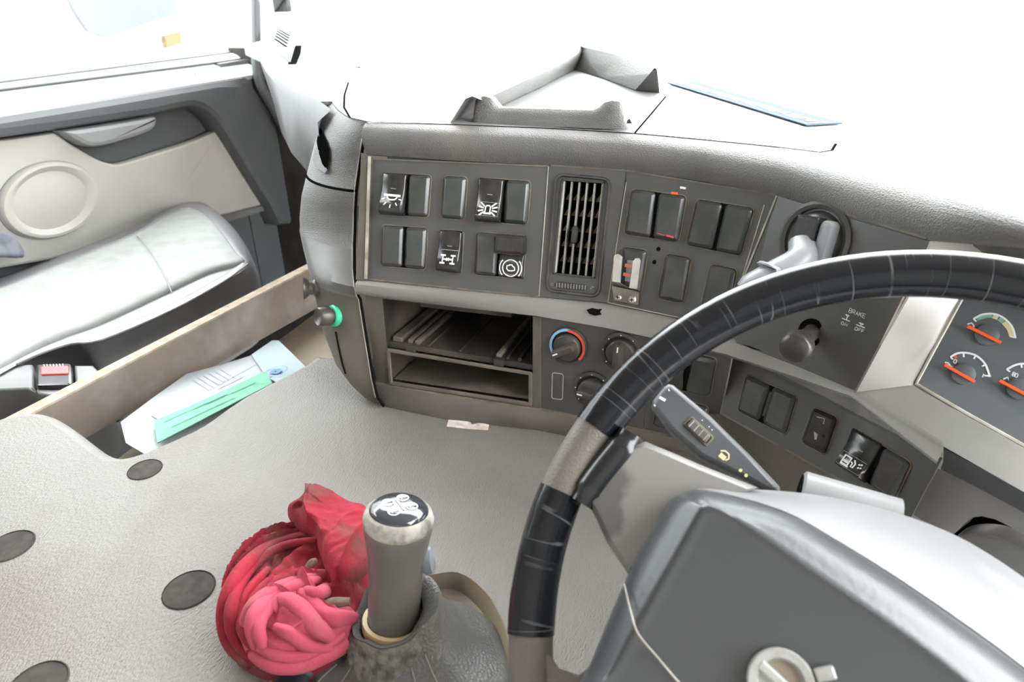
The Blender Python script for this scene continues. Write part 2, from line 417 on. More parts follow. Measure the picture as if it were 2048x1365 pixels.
wallbox('wall_right', XR, XR + .05, YB, -.15, 0, ZC, 'cab_lining', **S)
wallbox('trim_3', XL - .06, XL, .2, 1.45, 1.66, ZC, 'cab_lining', **S)
mb = MB(); mb.box((0, 20, -1.3), (120, 0, 0), (0, 120, 0), (0, 0, .05)); mb.build('ground', 'ground', **S)
wallbox('wall_left_front', XL - .06, XL + .005, 1.68, YF, 0, .79, 'door_dark', **S)
# windscreen and its left pillar
q = Quad(Vector((XL, 1.5, 1.9)), Vector((XR, 1.5, 1.9)), Vector((XR, 1.79, .83)), Vector((XL, 1.79, .83)))
mb = MB(); mb.poly([q(0, 0), q(1, 0), q(1, 1), q(0, 1)]); mb.build('window_2', 'glass', **S)
# passenger door
door = empty('door_1', (XL, .9, 0), **S)
DN = Vector((1, 0, 0))
def DX(pts, x): return [WX(*R1(*p), x) for p in pts]
mb = MB(); mb.box((XL - .02, .955, .38), (.02, 0, 0), (0, .755, 0), (0, 0, .38)); mb.build('door_shell', 'door_dark', door)
light = catmull(DX([(-160, 838), (60, 815)], -1.412), 2) + catmull(DX([(290, 783), (330, 782), (430, 850), (560, 925), (640, 955), (720, 955), (900, 900), (1120, 830), (1270, 765), (1310, 775), (1450, 990), (1575, 1190)], -1.412), 4) + DX([(1240, 1275), (900, 1360), (300, 1520), (-160, 1600)], -1.412)
mb = MB(); mb.slab(light, DN, .02, .006); mb.build('door_card', 'door_light', door)
mb = MB(); mb.slab(DX([(1235, 1270), (1575, 1195), (1592, 1222), (1310, 1310)], -1.41), DN, .02, .004); mb.build('lower_rail', 'seat_plastic', door)
arm = DX([(-160, 690), (0, 665), (640, 570), (1000, 512), (1280, 468), (1440, 432)], -1.375) + catmull(DX([(1440, 432), (1500, 520), (1590, 660), (1720, 900), (1850, 1150), (1900, 1300)], -1.375), 4) + DX([(1640, 1320)], -1.375) + \
    catmull(DX([(1590, 1215), (1450, 990), (1335, 800), (1255, 690), (1160, 632), (1060, 640), (920, 672)], -1.375), 4) + DX([(400, 755), (0, 812), (-160, 832)], -1.375)
mb = MB(); mb.slab(arm, DN, .06, .018); mb.build('armrest', 'door_dark', door, label='dark grey armrest band')
mb = MB(); mb.slab(catmull(DX([(370, 768), (640, 728), (915, 680)], -1.385), 3) + catmull(DX([(922, 700), (910, 745), (860, 780), (700, 832), (590, 857), (520, 855), (440, 815)], -1.385), 3), DN, .05, .01)
mb.build('pull_handle', 'door_grey', door, label='light grey pull handle')
c = WX(*R1(297, 1170), -1.41); rr_ = (WX(*R1(297, 955), -1.41) - WX(*R1(297, 1385), -1.41)).length / 2
rh_ = (WX(*R1(10, 1170), -1.41) - WX(*R1(590, 1170), -1.41)).length / 2; sx_ = rr_ / rh_; rr_ = rh_
mb = MB(); mb.lathe(c, DN, [(rr_, -.01), (rr_, .006), (rr_ * .97, .011), (rr_ * .9, .012), (rr_ * .8, .006), (rr_ * .76, .003), (rr_ * .4, .008), (.001, .009)], 48, sx=sx_)
sp = mb.build('speaker_cover', 'door_light', door)
mb = MB(); mb.lathe(c, DN, [(rr_ * 1.03, -.006), (rr_ * 1.03, .0015), (rr_ * 1.0, .002)], 48, caps=False, sx=sx_); mb.build('speaker_groove', 'door_grey', sp)
# sill ledge with its sunken tray
def sill(x, y, f): return lerp(WX(*R1(x, y), -1.47), WX(*R1(x, y), -1.385), f)
def sline(x): return 545 - .1345 * x, 670 - .158 * x          # outer and inner edge of the ledge in the door view
def spt(x, k):
    a, b = sline(x); po = WX(*R1(x, a), -1.455); pi = WX(*R1(x, b), -1.378); return lerp(po, pi, k)
mb = MB()
cols = [-200, 0, 120, 215, 1150, 1300, 1475]
rows = [[spt(x, k) for x in cols] for k in (0, .22, .72, 1)]
for i in range(3):
    for j in range(6):
        if i == 1 and j == 3: continue
        mb.grid([rows[i][j:j + 2], rows[i + 1][j:j + 2]])
rec = [rows[1][3], rows[1][4], rows[2][4], rows[2][3]]; low = [p + Vector((.003, 0, -.013)) for p in rec]
mb.grid([rec, low], cu=True, mi=1); mb.poly(low, 1)
mb.grid([rows[3], [p + Vector((-.004, 0, -.012)) for p in rows[3]]])
mb.build('sill_ledge', ['door_sill', 'door_sill'], door)
p = spt(1000, .6); mb = MB(); mb.box(p + Vector((0, 0, .004)), (.007, 0, 0), (0, .012, 0), (0, 0, .014), bev=.003); mb.build('lock_lever', 'door_sill', door)
win = empty('window_1', (XL - .06, .95, .84), **S)
a = [WX(*R1(x, 485 - .131 * x), -1.49) for x in (-300, 400, 1000, 1460)]; b = [WX(*R1(x, 527 - .128 * x), -1.455) for x in (-300, 400, 1000, 1460)]
mb = MB(); mb.tube(a, .0045, 8); mb.tube(b, .0035, 8); mb.build('window_seal', 'rubber', win)
mb = MB(); mb.grid([a, [lerp(p, q, .5) + Vector((0, 0, .003)) for p, q in zip(a, b)], b, [p - Vector((0, 0, .01)) for p in b]]); mb.build('seal_strip', 'door_sill', win)
mb = MB(); mb.poly([Vector((-1.495, .2, .8)), Vector((-1.495, 1.75, .8)), Vector((-1.495, 1.5, 1.68)), Vector((-1.495, .2, 1.68))]); mb.build('pane', 'glass', win)
# door frame rubber running down in front of the door
path = catmull([WX(*R1(*p), -1.345) for p in [(1495, -700), (1495, -300), (1496, 0), (1498, 250), (1500, 400), (1530, 510), (1600, 640), (1720, 870), (1850, 1120), (1960, 1330)]], 4)
mb = MB(); mb.tube(path, .0135, 10); mb.build('trim_2', 'door_dark', **S)

# ================================================================== ENGINE TUNNEL
TZ = .53
tun = empty('engine_tunnel', (-.3, .3, 0), 'pale grey grained vinyl engine cover with round holes between the seats', 'engine cover')
left = [(632, 706), (600, 728), (480, 790), (400, 845), (330, 878), (275, 900), (245, 906), (222, 900), (190, 878), (150, 848), (110, 825), (70, 817), (30, 822), (-20, 838), (-110, 880)]
outl = [W(*p, TZ) for p in left]
outl = [Vector((-.42, .72, TZ)), Vector((-.5, .72, TZ))] + catmull(outl, 3) + [Vector((-.66, .0, TZ)), Vector((.0, 0, TZ)), Vector((.0, .7, TZ))]
edge_ = outl
def area_(l): return sum(l[i].x * l[(i + 1) % len(l)].y - l[(i + 1) % len(l)].x * l[i].y for i in range(len(l)))
sg = 1 if area_(outl) > 0 else -1
outl = inset(edge_, Vector((0, 0, sg)), .016)
holes = [((290, 940), .0165), ((378, 1180), .0205), ((20, 1093), .0195), ((75, 1372), .02)]
loops = [outl]; hc = []
for p, r in holes:
    c = W(*p, TZ); hc.append((c, r)); loops.append([c + Vector((math.cos(t), math.sin(t), 0)) * r for t in [2 * math.pi * k / 24 for k in range(24)]])
rc = catmull([W(*p, TZ) for p in [(857, 1151), (918, 1146), (968, 1180), (1000, 1228), (1022, 1300), (1020, 1400), (900, 1500), (720, 1500), (570, 1430), (540, 1345), (600, 1250), (730, 1170)]], 4, True)   # opening round the gear lever
rcc = sum(rc, Vector()) / len(rc); loops.append(rc)
pts = []; edges = []
for l in loops:
    b0 = len(pts); pts += [Vector((p.x, p.y)) for p in l]; edges += [(b0 + i, b0 + (i + 1) % len(l)) for i in range(len(l))]
vo, eo, fo, _, _, _ = delaunay_2d_cdt(pts, edges, [], 1, 1e-6)
def inpoly(x, y, l):
    c = False; j = len(l) - 1
    for i in range(len(l)):
        if (l[i].y > y) != (l[j].y > y) and x < (l[j].x - l[i].x) * (y - l[i].y) / (l[j].y - l[i].y) + l[i].x: c = not c
        j = i
    return c
mb = MB(); fs = []
for f in fo:
    cx_ = sum(vo[i].x for i in f) / len(f); cy_ = sum(vo[i].y for i in f) / len(f)
    if not inpoly(cx_, cy_, outl): continue
    if any(inpoly(cx_, cy_, l) for l in loops[1:]): continue
    fs.append(tuple(f))
mb.add([Vector((p.x, p.y, TZ)) for p in vo], fs)
def outset(d, dz):
    ii = inset(edge_, Vector((0, 0, sg)), .016 - d); return [Vector((p.x, p.y, TZ + dz)) for p in ii]
mb.grid([outl, outset(.006, -.0015), outset(.012, -.006), outset(.0155, -.013), outset(.016, -.03), outset(.016, -.2), outset(.016, -TZ)], cu=True)
mb.build('vinyl_cover', 'tunnel_vinyl', tun, sharp=50)
for c, r in hc:
    mb = MB(); mb.lathe(c, (0, 0, 1), [(r * 1.08, .0004), (r * 1.03, .0012), (r, -.001), (r * .98, -.016), (r * .9, -.019), (.0005, -.017)], 24); mb.build('fixing_hole', 'hole_shade', tun)
mb = MB(); mb.grid([rc, [lerp(p, rcc, .02) + Vector((0, 0, .0015)) for p in rc], [lerp(p, rcc, .05) - Vector((0, 0, .002)) for p in rc], [lerp(p, rcc, .12) - Vector((0, 0, .012)) for p in rc], [lerp(p, rcc, .3) - Vector((0, 0, .017)) for p in rc], [lerp(p, rcc, .97) - Vector((0, 0, .017)) for p in rc]], cu=True); mb.build('lever_recess', 'tunnel_beige', tun)

# ================================================================== DASHBOARD
dash = empty('dashboard', (-.1, .9, .3), 'dark grey truck dashboard with switch panels, vent and gauges, curving round the driver', 'dashboard')
ZL, ZT, ZM = .855, .82, .685
lidp = [(735, 243), (900, 249), (1100, 257), (1270, 267), (1400, 279), (1550, 294), (1700, 318), (1870, 365), (2048, 425)]
topp = [(733, 309), (900, 321), (1100, 331), (1250, 342), (1400, 362), (1555, 391), (1700, 436), (1860, 482), (2048, 497)]
lid = [W(*p, ZL) for p in lidp]; top = [W(*p, z) for p, z in zip(topp, [ZT] * 7 + [.823, .836])]
lid += [lid[-1] + Vector((.12, -.02, 0)), lid[-1] + Vector((.4, .03, 0))]; top += [top[-1] + Vector((.12, -.01, 0)), top[-1] + Vector((.4, .04, 0))]
trp = [(715, 562), (900, 580), (1085, 598), (1215, 612), (1354, 640), (1470, 688), (1600, 738), (1709, 784), (1887, 897)]
trl = [(717, 588), (900, 611), (1075, 631), (1215, 655), (1354, 685), (1448, 712), (1580, 755), (1700, 797), (1873, 929)]
trim_t = [W(*p, ZM) for p in trp]; trim_l = [W(*p, z) for p, z in zip(trl, [.666, .666, .666, .666, .669, .674, .677, .679, .679])]
face = Ruled(top[:8], trim_t[:8])
# left end cap, a rounded corner
def zlev(z, seam, sil):
    p0 = W(*seam, z); p3 = W(*sil, z); d = Vector((-.59, .8, 0)); s_ = (p3.y - p0.y) / .8 if p3.y > p0.y + .02 else .03
    c = Vector((p3.x + .59 * s_, p0.y + .002, z)); q = bez(p0, c, p3, 9)
    return q + [p3 + Vector((-.035, .07, 0)), p3 + Vector((-.05, .16, 0)), p3 + Vector((-.05, .34, 0))]
lev = [(.853, (742, 248), (664, 206)), (.847, (737, 258), (652, 216)), (.835, (729, 280), (643, 238)), (.815, (724, 312), (632, 276)), (.79, (718, 352), (620, 322)), (.774, (714, 383), (613, 350)),
       (.772, (714, 387), (612, 354)), (.75, (712, 420), (603, 392)), (.72, (711, 465), (599, 436)), (.708, (710, 490), (600, 455)), (.704, (710, 500), (599, 462)), (.685, (710, 540), (606, 496)),
       (.675, (714, 575), (612, 520)), (.664, (718, 592), (618, 545)), (.66, (722, 598), (622, 556)), (.63, (730, 650), (634, 610)), (.6, (739, 705), (648, 668)), (.57, (748, 760), (672, 730)), (.55, (756, 795), (700, 768)), (.531, (768, 812), (728, 795))]
rows = [zlev(*l) for l in lev]
mr = [0] * (len(rows) - 1)
for i in range(10, 13): mr[i] = 1
for i in range(14, 19): mr[i] = 2
mb = MB(); mb.grid(rows, mrow=mr)
capt = solid(mb); cap = mb.build('end_cap', ['dash_pad', 'trim_cap', 'fascia_warm'], dash, sharp=60)
mb = MB(); mb.tube([r[0] + Vector((0, -.001, 0)) for r in rows], .0016, 6); mb.build('end_cap_seam', 'seam_dark', cap)
mb = MB(); mb.tube([r[0] + Vector((-.0026, -.0012, 0)) for r in rows[1:-1]], .0009, 6); mb.build('end_cap_glint', 'worn_lit_edge', cap)  # pale tube stands in for the highlight along the seam's left edge
mb = MB(); mb.tube([p + Vector((-.001, -.0005, 0)) for p in rows[5][:10]], .0016, 6); mb.build('cap_groove', 'seam_dark', cap)
# padded roll
mb = MB(); rr2 = []
for L_, T_ in zip(lid, top):
    rr2.append(bez(L_, Vector(((L_.x + T_.x) / 2, min(L_.y, T_.y) - .016, L_.z - .004)), T_, 8))
mb.grid([list(r) for r in zip(*rr2)])
mb.grid([top, [p + Vector((0, .012, -.004)) for p in top]], mi=1)
mb.build('padded_roll', ['dash_pad', 'fascia'], dash, sharp=60)
# top of the dashboard: wide ledge up to the windscreen
ptop = [W(*p, ZL) for p in [(534, 112), (550, 132), (575, 155), (612, 183), (640, 203)]]
cp = rows[0][:10]
poly = [Vector((-1.3, 1.74, ZL))] + [Vector((-1.2, 1.5, ZL))] + ptop + [Vector((p.x, p.y, ZL)) for p in rows[0][9:0:-1]] + lid + [Vector((XR, lid[-1].y, ZL)), Vector((XR, 1.76, ZL))]
mb = MB(); mb.slab(poly, (0, 0, 1), .02); mb.build('top_ledge', 'dash_lid', dash)
# passenger side face below the ledge
T5 = ptop + [ptop[4] + (ptop[4] - ptop[3]) * .7]
bp = [(538, 140), (547, 205), (562, 262), (582, 305), (612, 340), (655, 400)]
B5 = [WY(*b_, t_.y + .02) for b_, t_ in zip(bp, T5)]
mb = MB(); mb.grid([[p + Vector((0, 0, 0)) for p in T5], [lerp(t_, b_, .12) + Vector((-.012, -.012, 0)) for t_, b_ in zip(T5, B5)], B5, [p + Vector((.02, .25, -.1)) for p in B5]]); mb.build('passenger_fascia', 'pass_dash', dash, sharp=60)
# little defroster outlet at the far left end
vq = Quad(*[W(*p, ZL + .004) for p in [(553, 58), (592, 82), (580, 122), (545, 95)]])
mb = MB(); vq.prism(mb, -.004, .012, .02, .006); dv = mb.build('demister_outlet', 'dash_lid', dash)
for k in range(5):
    v = .2 + k * .15
    mb = MB(); mb.stroke([vq(.12, v, .0125), vq(.82, v, .0125)], .006, vq.n); mb.build('outlet_slot', 'seam_dark', dv)
mb = MB(); mb.stroke([vq(1.1, .1, -.003), vq(1.14, .5, -.003), vq(1.08, 1.0, -.003)], .016, vq.n); mb.build('outlet_gap', 'seam_dark', dv)
# lid seams
mb = MB(); up = Vector((0, 0, .0003))
mb.stroke([W(*p, ZL) + up for p in [(697, 165), (689, 190), (688, 215), (700, 236), (735, 244)] + lidp[1:6] + [(1640, 305), (1664, 301), (1672, 288)]], .0026, (0, 0, 1))
mb.stroke([W(1270, 266, ZL) + up, W(1300, 231, ZL) + up, W(1332, 193, ZL) + up], .0022, (0, 0, 1))
mb.build('lid_seam', 'seam_dark', dash)
g1 = [W(*p, ZL) for p in [(699, 160), (703, 145), (712, 134), (728, 136)]]
mb = MB(); mb.stroke([p + up for p in g1], .018, (0, 0, 1)); mb.build('lid_notch', 'fascia', dash)
# tray moulded on the ledge
fy = W(1100, 256, ZL).y + .004
tb_ = [(945, 249, 235), (949, 249, 205), (955, 249, 198), (968, 250, 197), (980, 250, 201), (988, 250, 211), (996, 251, 220), (1040, 252, 221), (1090, 254, 222), (1140, 255, 224), (1184, 257, 225), (1196, 257, 219), (1206, 258, 210), (1222, 258, 206), (1238, 259, 208), (1247, 259, 225), (1253, 259, 245)]
b_ = [WY(x, y, fy) for x, y, t in tb_]; t_ = [WY(x, t, fy + .006) for x, y, t in tb_]; k_ = Vector((0, .028, 0))
mb = MB(); mb.grid([b_, [lerp(a, b, .75) for a, b in zip(b_, t_)], [b + Vector((0, .004, .0015)) for b in t_], [b + k_ * .6 + Vector((0, 0, .001)) for b in t_], [Vector((a.x, b.y, a.z)) + k_ for a, b in zip(b_, t_)]])
ib = [W(*p, ZL + .001) for p in [(1000, 212), (1080, 175), (1150, 139), (1200, 154), (1271, 180)]]
it = [W(*p, z) for p, z in [((958, 199), .882), ((1070, 147), .884), ((1168, 97), .888), ((1235, 116), .888), ((1304, 142), .888)]]
ot = [p + Vector(o) for p, o in zip(it, [(-.016, 0, 0), (-.016, 0, 0), (-.016, .016, 0), (0, .018, 0), (.004, .018, 0)])]
ob = [Vector((p.x, p.y, ZL)) + Vector(o) for p, o in zip(ot, [(-.02, 0, 0), (-.02, 0, 0), (-.02, .02, 0), (0, .02, 0), (.004, .02, 0)])]
mb.grid([ib, lerp_ := [lerp(a, b, .85) for a, b in zip(ib, it)], [lerp(a, b, .5) + Vector((0, 0, .003)) for a, b in zip(it, ot)], ot, ob])
mb.add([ib[-1], it[-1], ot[-1], ob[-1]], [(0, 1, 2, 3)])
tray = mb.build('moulded_tray', 'dash_pad', dash, sharp=60)

# ---- fascia plates, wells and switches
def worn_line(mb, pts, w, n=None, mi=0):
    for p, q in zip(pts[:-1], pts[1:]):
        mb.stroke([p, q], w, n, mi)
def faceline(mb, a, b, w, lift=.0006, mi=0, n=8, surf=None):
    surf = surf or face
    pl = [surf(a[0] + (b[0] - a[0]) * i / n, a[1] + (b[1] - a[1]) * i / n, lift) for i in range(n + 1)]
    s_ = surf.solve((a[0] + b[0]) / 2, (a[1] + b[1]) / 2); mb.stroke(pl, w, surf.normal(*s_), mi)
def lines(name, m, parent, segs, surf=None):
    for a, b, w, l in segs:
        mb = MB(); faceline(mb, a, b, w, l, surf=surf); mb.build(name, m, parent)
A_Q = [R4(617, 70), R4(1922, 125), R4(1850, 1092), R4(580, 962)]
# fascia carrier behind the plates
mb = MB()
for (x0, y0, x1, y1, x2, y2, x3, y3) in [(712, 309, 746, 319, 736, 562, 712, 562)]:
    face.patch(mb, [(724, 306), (746, 316), (736, 560), (713, 560)], 1, 4, .002, .01)
mb.build('fascia_edge', 'fascia_warm', dash)
lines('worn_border', 'worn_lit_edge', dash, [((742, 314), (734, 558), .004, .0035)], None)

def rim(q, parent, r=.0045):
    mb = MB(); q.frame(mb, r + .0012, .0016, .0008, 0, .0002)
    b = q.rr(r, .0012, .0004); mb.poly(b[::-1] if (b[1] - b[0]).cross(b[2] - b[1]).dot(q.n) < 0 else b, 1)
    return mb.build('switch_surround', ['dust_edge', 'seam_dark'], parent)
def blank(q, parent, m='switch_blank', h=.0052, extra=None):
    mb = MB(); mb.rings([q.rr(.004, 0, 0), q.rr(.004, 0, h - .0034), q.rr(.004, .0005, h - .0027), q.rr(.004, .0031, h - .0003), q.rr(.004, .0036, h)])
    mats = [m]
    if extra: mats += extra(mb, q, h)
    return mb.build('blank_switch', mats, parent)
PROF = [(0.02, 0), (0.03, .004), (.08, .0055), (.25, .0052), (.42, .0058), (.6, .0085), (.82, .0125), (.9, .0128), (.955, .011), (.985, .006), (.99, 0)]
def prof_w(v, prof):
    for (a, b), (c, d) in zip(prof[:-1], prof[1:]):
        if a <= v <= c and c > a: return b + (d - b) * (v - a) / (c - a)
    return 0
def rocker(q, parent, icon, prof=PROF, name='rocker_switch', hood=False):
    mb = MB(); us = [.03, .045, .1, .9, .955, .97]; ws = [0, .7, 1, 1, .7, 0]
    rows = []
    for v, w in prof: rows.append([q(u, v, w * k if k else 0) for u, k in zip(us, ws)])
    mb.grid(rows)
    lw = q.lu * .04
    def P(u, v): return q(u, v, prof_w(v, prof) + .0004)
    def st(pts, w=1, closed=False): mb.stroke([P(u, v) for u, v in pts], lw * w, q.n, 1, closed)
    def fill(pts): mb.stroke([P(*pts[0]), P(*pts[1])], (q(0, pts[2]) - q(0, 0)).length, q.n, 1)
    mb.stroke([P(.42, .38), P(.62, .385)], lw * .8, q.n, 2)
    k = q.lu / q.lv
    if icon == 'dome':                                                 # dome light with rays
        st([(.2, .535), (.85, .545)], 2.0); st([(.32 + 0, .56)] + [(x, .56 + (y) * k) for x, y in arc(.52, 0, .2, 180, 0, 10)], 1.3) if False else None
        st([(x, y) for x, y in [(.34, .555), (.36, .6), (.44, .64), (.54, .645), (.64, .64), (.71, .605), (.73, .56)]], 1.3)
        for a in (15, 50, 90, 130, 165):
            ca, sa = math.cos(math.radians(a)), math.sin(math.radians(a)) * k
            st([(.53 + ca * .28, .575 + sa * .28), (.53 + ca * .4, .575 + sa * .4)], 1.1)
    if icon == 'beacon':
        st([(.43, .79), (.43, .66), (.47, .63), (.57, .63), (.61, .66), (.61, .79)], 1.2); st([(.38, .8), (.66, .805)], 1.6)
        for s_ in (-1, 1):
            for a in (-38, -14, 12, 36):
                ca, sa = math.cos(math.radians(a)) * s_, math.sin(math.radians(a)) * k
                st([(.52 + ca * .16, .71 + sa * .16), (.52 + ca * .36, .71 + sa * .38)], 1.3)
        st([(.13, .55), (.92, .56), (.9, .86), (.1, .85)], .12, True)
    if icon == 'axle':
        for v in (.6, .78): st([(.22, v), (.42, v)], 1.6); st([(.62, v), (.82, v)], 1.6)
        st([(.32, .6), (.32, .78)], 1.2); st([(.72, .6), (.72, .78)], 1.2); st([(.32, .69), (.72, .69)], 1.6)
        st([(.46, .66), (.58, .72)], 1.4); st([(.46, .72), (.58, .66)], 1.4)
        mb.stroke([P(.2, .47), P(.9, .475)], lw * .25, q.n, 1)
    if icon == 'fuel':
        st([(.26, .82), (.26, .63), (.46, .63), (.46, .82)], 1.5, True); st([(.28, .76), (.44, .76)], 2.6); st([(.24, .84), (.5, .84)], 1.2)
        st([(.5, .7), (.56, .72), (.56, .8), (.62, .8), (.64, .7), (.56, .63)], 1.1)
        for a, b in ((.72, .68), (.78, .66), (.74, .75), (.8, .73)): st([(a, b), (a + .04, b - .03)], 1.1)
        st([(.13, .57), (.9, .57), (.88, .88), (.13, .88)], .12, True)
    if icon == 'engine':
        st([(.5 + x, .76 + y * k) for x, y in arc(0, 0, .3, 0, 360, 20)], 1.0)
        st([(.36, .71), (.44, .71), (.44, .69), (.56, .69), (.56, .71), (.64, .74), (.66, .8), (.56, .82), (.42, .82), (.36, .78)], 1.1, True)
        for s_ in (-1, 1): st([(.5 + s_ * x, .76 + y * k) for x, y in arc(0, 0, .41, -42, 42, 8)], 1.0)
        st([(.06, .62), (.94, .62), (.94, .9), (.06, .9)], .12, True)
    o = mb.build(name, ['switch_black', 'white_print', 'trim_grey'], parent, sharp=55, label='black rocker with white symbol')
    if hood:
        mb = MB(); h = q.sub(-.08, .03, 1.02, .47); h.prism(mb, .001, .017, .004, .004); mb.build('rocker_hood', 'switch_black', parent, label='glossy raised rocker head')
    return o
def panel(name, corners, surf, m='fascia', nu=8, w=.0):
    mb = MB(); surf.patch(mb, corners, nu, 2, w, .005); return mb.build(name, m, dash)
def well(surf, c, split=None): 
    q = surf.quad(*c)
    if split is None: return q, None, None
    t, b = surf(*split[0]), surf(*split[1])
    return q, Quad(q.a, t, b, q.d), Quad(t, q.b, q.c, b)
IN = lambda q: q.sub(.06, .035, .95, .965)

pa = panel('switch_panel', A_Q, face); pa['label'] = 'six-well switch panel left of the vent'
W1, a, b = well(face, [R4(697, 162), R4(1060, 182), R4(1036, 512), R4(672, 484)], (R4(884, 175), R4(864, 498))); rim(W1, pa); rocker(a, pa, 'dome'); blank(IN(b), pa)
W2, _, _ = well(face, [R4(1140, 184), R4(1328, 196), R4(1303, 530), R4(1115, 516)]); rim(W2, pa); blank(IN(W2), pa)
W3, a, b = well(face, [R4(1405, 200), R4(1800, 226), R4(1772, 568), R4(1378, 536)], (R4(1604, 213), R4(1578, 550))); rim(W3, pa); rocker(a, pa, 'beacon'); blank(IN(b), pa)
W4, a, b = well(face, [R4(683, 550), R4(1032, 575), R4(1016, 900), R4(668, 870)], (R4(860, 562), R4(846, 884))); rim(W4, pa); blank(IN(a), pa); blank(IN(b), pa)
W5, _, _ = well(face, [R4(1113, 585), R4(1298, 596), R4(1282, 926), R4(1088, 905)]); rim(W5, pa); rocker(W5.sub(.02, .01, .98, .99), pa, 'axle')
W6, a, b = well(face, [R4(1382, 605), R4(1765, 632), R4(1742, 968), R4(1364, 935)], (R4(1566, 618), R4(1545, 950))); rim(W6, pa); blank(IN(a), pa)
rocker(b, pa, 'engine', [(0.02, 0), (.03, .003), (.5, .003), (.62, .0045), (.9, .0045), (.96, .003), (.985, 0)], hood=True)
lines('dust_line', 'dust_edge', pa, [(R4(617, 68), R4(1925, 122), .0016, .0008), (R4(585, 962), R4(1850, 1094), .002, .0008)], None)
lines('panel_edge', 'worn_lit_edge', pa, [(R4(1924, 125), R4(1854, 1090), .0012, .0008)], None)

# vent
VO = [R6(182, 42), R6(752, 78), R6(615, 1062), R6(104, 1018)]; VI = [R6(275, 142), R6(596, 165), R6(522, 884), R6(205, 850)]
vent = empty('air_vent', (0, 0, 0)); vent.parent = dash; vent.location = face(*R6(400, 500)) - dash.location
vent['label'] = 'tall air vent with upright slats'
mb = MB(); face.ring(mb, VO, VI, 0.0, 0, 4); mb.build('vent_plate', 'fascia', vent)
bq = face.quad(R6(225, 92), R6(652, 132), R6(560, 1032), R6(150, 982)); vq = face.quad(*VI)
mb = MB(); bq.frame(mb, .01, .004, .003); mb.build('vent_bezel', 'knob_dark', vent)
mb = MB(); vq.frame(mb, .003, .002, .0015, 0, .0005); mb.build('vent_lip', 'switch_blank', vent)
mb = MB(); back = [vq(u, v, -.05) for u, v in ((0, 0), (1, 0), (1, 1), (0, 1))]; fr = [vq(u, v, .0) for u, v in ((0, 0), (1, 0), (1, 1), (0, 1))]
mb.grid([fr, back], cu=True); mb.poly(back); mb.build('vent_duct', 'black_void', vent)
for k in range(6):
    u = .055 + k * .178; mb = MB(); hw = .0009
    pts = [vq(u, v, 0) for v in (.02, .98)]; d = (vq(1, .5) - vq(0, .5)).normalized() * hw
    mb.box((pts[0] + pts[1]) / 2 - vq.n * .004, d, (pts[1] - pts[0]) / 2, vq.n * .0045, bev=.0005); mb.build('vent_slat', 'worn_lit_edge' if k in (0, 5) else 'trim_grey', vent)
for k in range(5):
    v = .2 + k * .165
    for j in range(5):
        u0 = .075 + j * .178
        mb = MB(); a = vq(u0, v, -.012); b = vq(u0 + .15, v, -.012); c = vq(u0 + .15, v - .05, -.03); d = vq(u0, v - .05, -.03)
        m_ = vq(u0 + .09, v - .085, -.013)
        mb.add([a, b, c, d, m_], [(0, 1, 2, 3), (0, 4, 1), (1, 4, 2), (0, 3, 4)]); mb.build('vent_fin', 'fin_dust', vent)
tq = vq.sub(.36, .47, .5, .66); mb = MB(); tq.prism(mb, -.002, .006, .003, .002); mb.build('vent_tab', 'switch_black', vent)
wq = face.quad(R6(222, 905), R6(470, 930), R6(466, 975), R6(220, 952)); mb = MB(); wq.prism(mb, 0, .0016, .004, .001); tw = mb.build('thumb_wheel', 'switch_black', vent)
for k in range(11):
    mb = MB(); mb.stroke([wq(.07 + k * .086, .1, .002), wq(.07 + k * .086, .9, .002)], .0011, wq.n); mb.build('wheel_rib', 'trim_grey', tw)
mb = MB(); oq = face(*R6(201, 928), .0006); e_u = (wq(1, 0) - wq(0, 0)).normalized(); e_v = (wq(0, 1) - wq(0, 0)).normalized()
mb.stroke([oq + e_u * x + e_v * y for x, y in arc(0, 0, .0014, 0, 345, 12)], .0004, wq.n)
oq = face(*R6(500, 955), .0006); mb.stroke([oq + e_u * x + e_v * y for x, y in [(-.002, .0015), (0, -.0015), (.002, -.001)]], .0005, wq.n); mb.build('vent_marks', 'worn_lit_edge', vent)

# panel right of the vent
BQ = [R6(752, 166), R6(1795, 318), R6(1500, 1245), R6(615, 1062)]
mb = MB(); face.patch(mb, [R6(752, 78), R6(1872, 262), R6(1795, 318), R6(752, 166)], 6, 1, 0, .005); face.patch(mb, [R6(1795, 318), R6(1872, 262), (1478, 690), R6(1500, 1245)], 1, 4, 0, .005); mb.build('fascia_plate', 'fascia', dash)
pb = panel('switch_panel', BQ, face); pb['label'] = 'switch panel right of the vent'
W1, a, b = well(face, [R6(792, 206), R6(1212, 262), R6(1150, 622), R6(730, 560)], (R6(990, 232), R6(944, 594))); rim(W1, pb); blank(IN(a), pb)
def marks(mb, q, h):
    mb.stroke([q(.55, .9, h + .0003), q(.85, .92, h + .0003)], .0018, q.n, 1); mb.stroke([q(.2, .88, h + .0003), q(.5, .9, h + .0003)], .0006, q.n, 1); return ['buckle_red']
blank(IN(b), pb, extra=marks)
W2, a, b = well(face, [R6(1272, 282), R6(1722, 352), R6(1614, 728), R6(1192, 640)], (R6(1490, 316), R6(1408, 685))); rim(W2, pb); blank(IN(a), pb); blank(IN(b), pb)
W3, _, _ = well(face, [R6(727, 636), R6(925, 668), R6(868, 1008), R6(692, 965)]); rim(W3, pb); blank(IN(W3), pb)
W4, _, _ = well(face, [R6(1046, 686), R6(1250, 722), R6(1184, 1080), R6(980, 1035)]); rim(W4, pb); blank(IN(W4), pb)
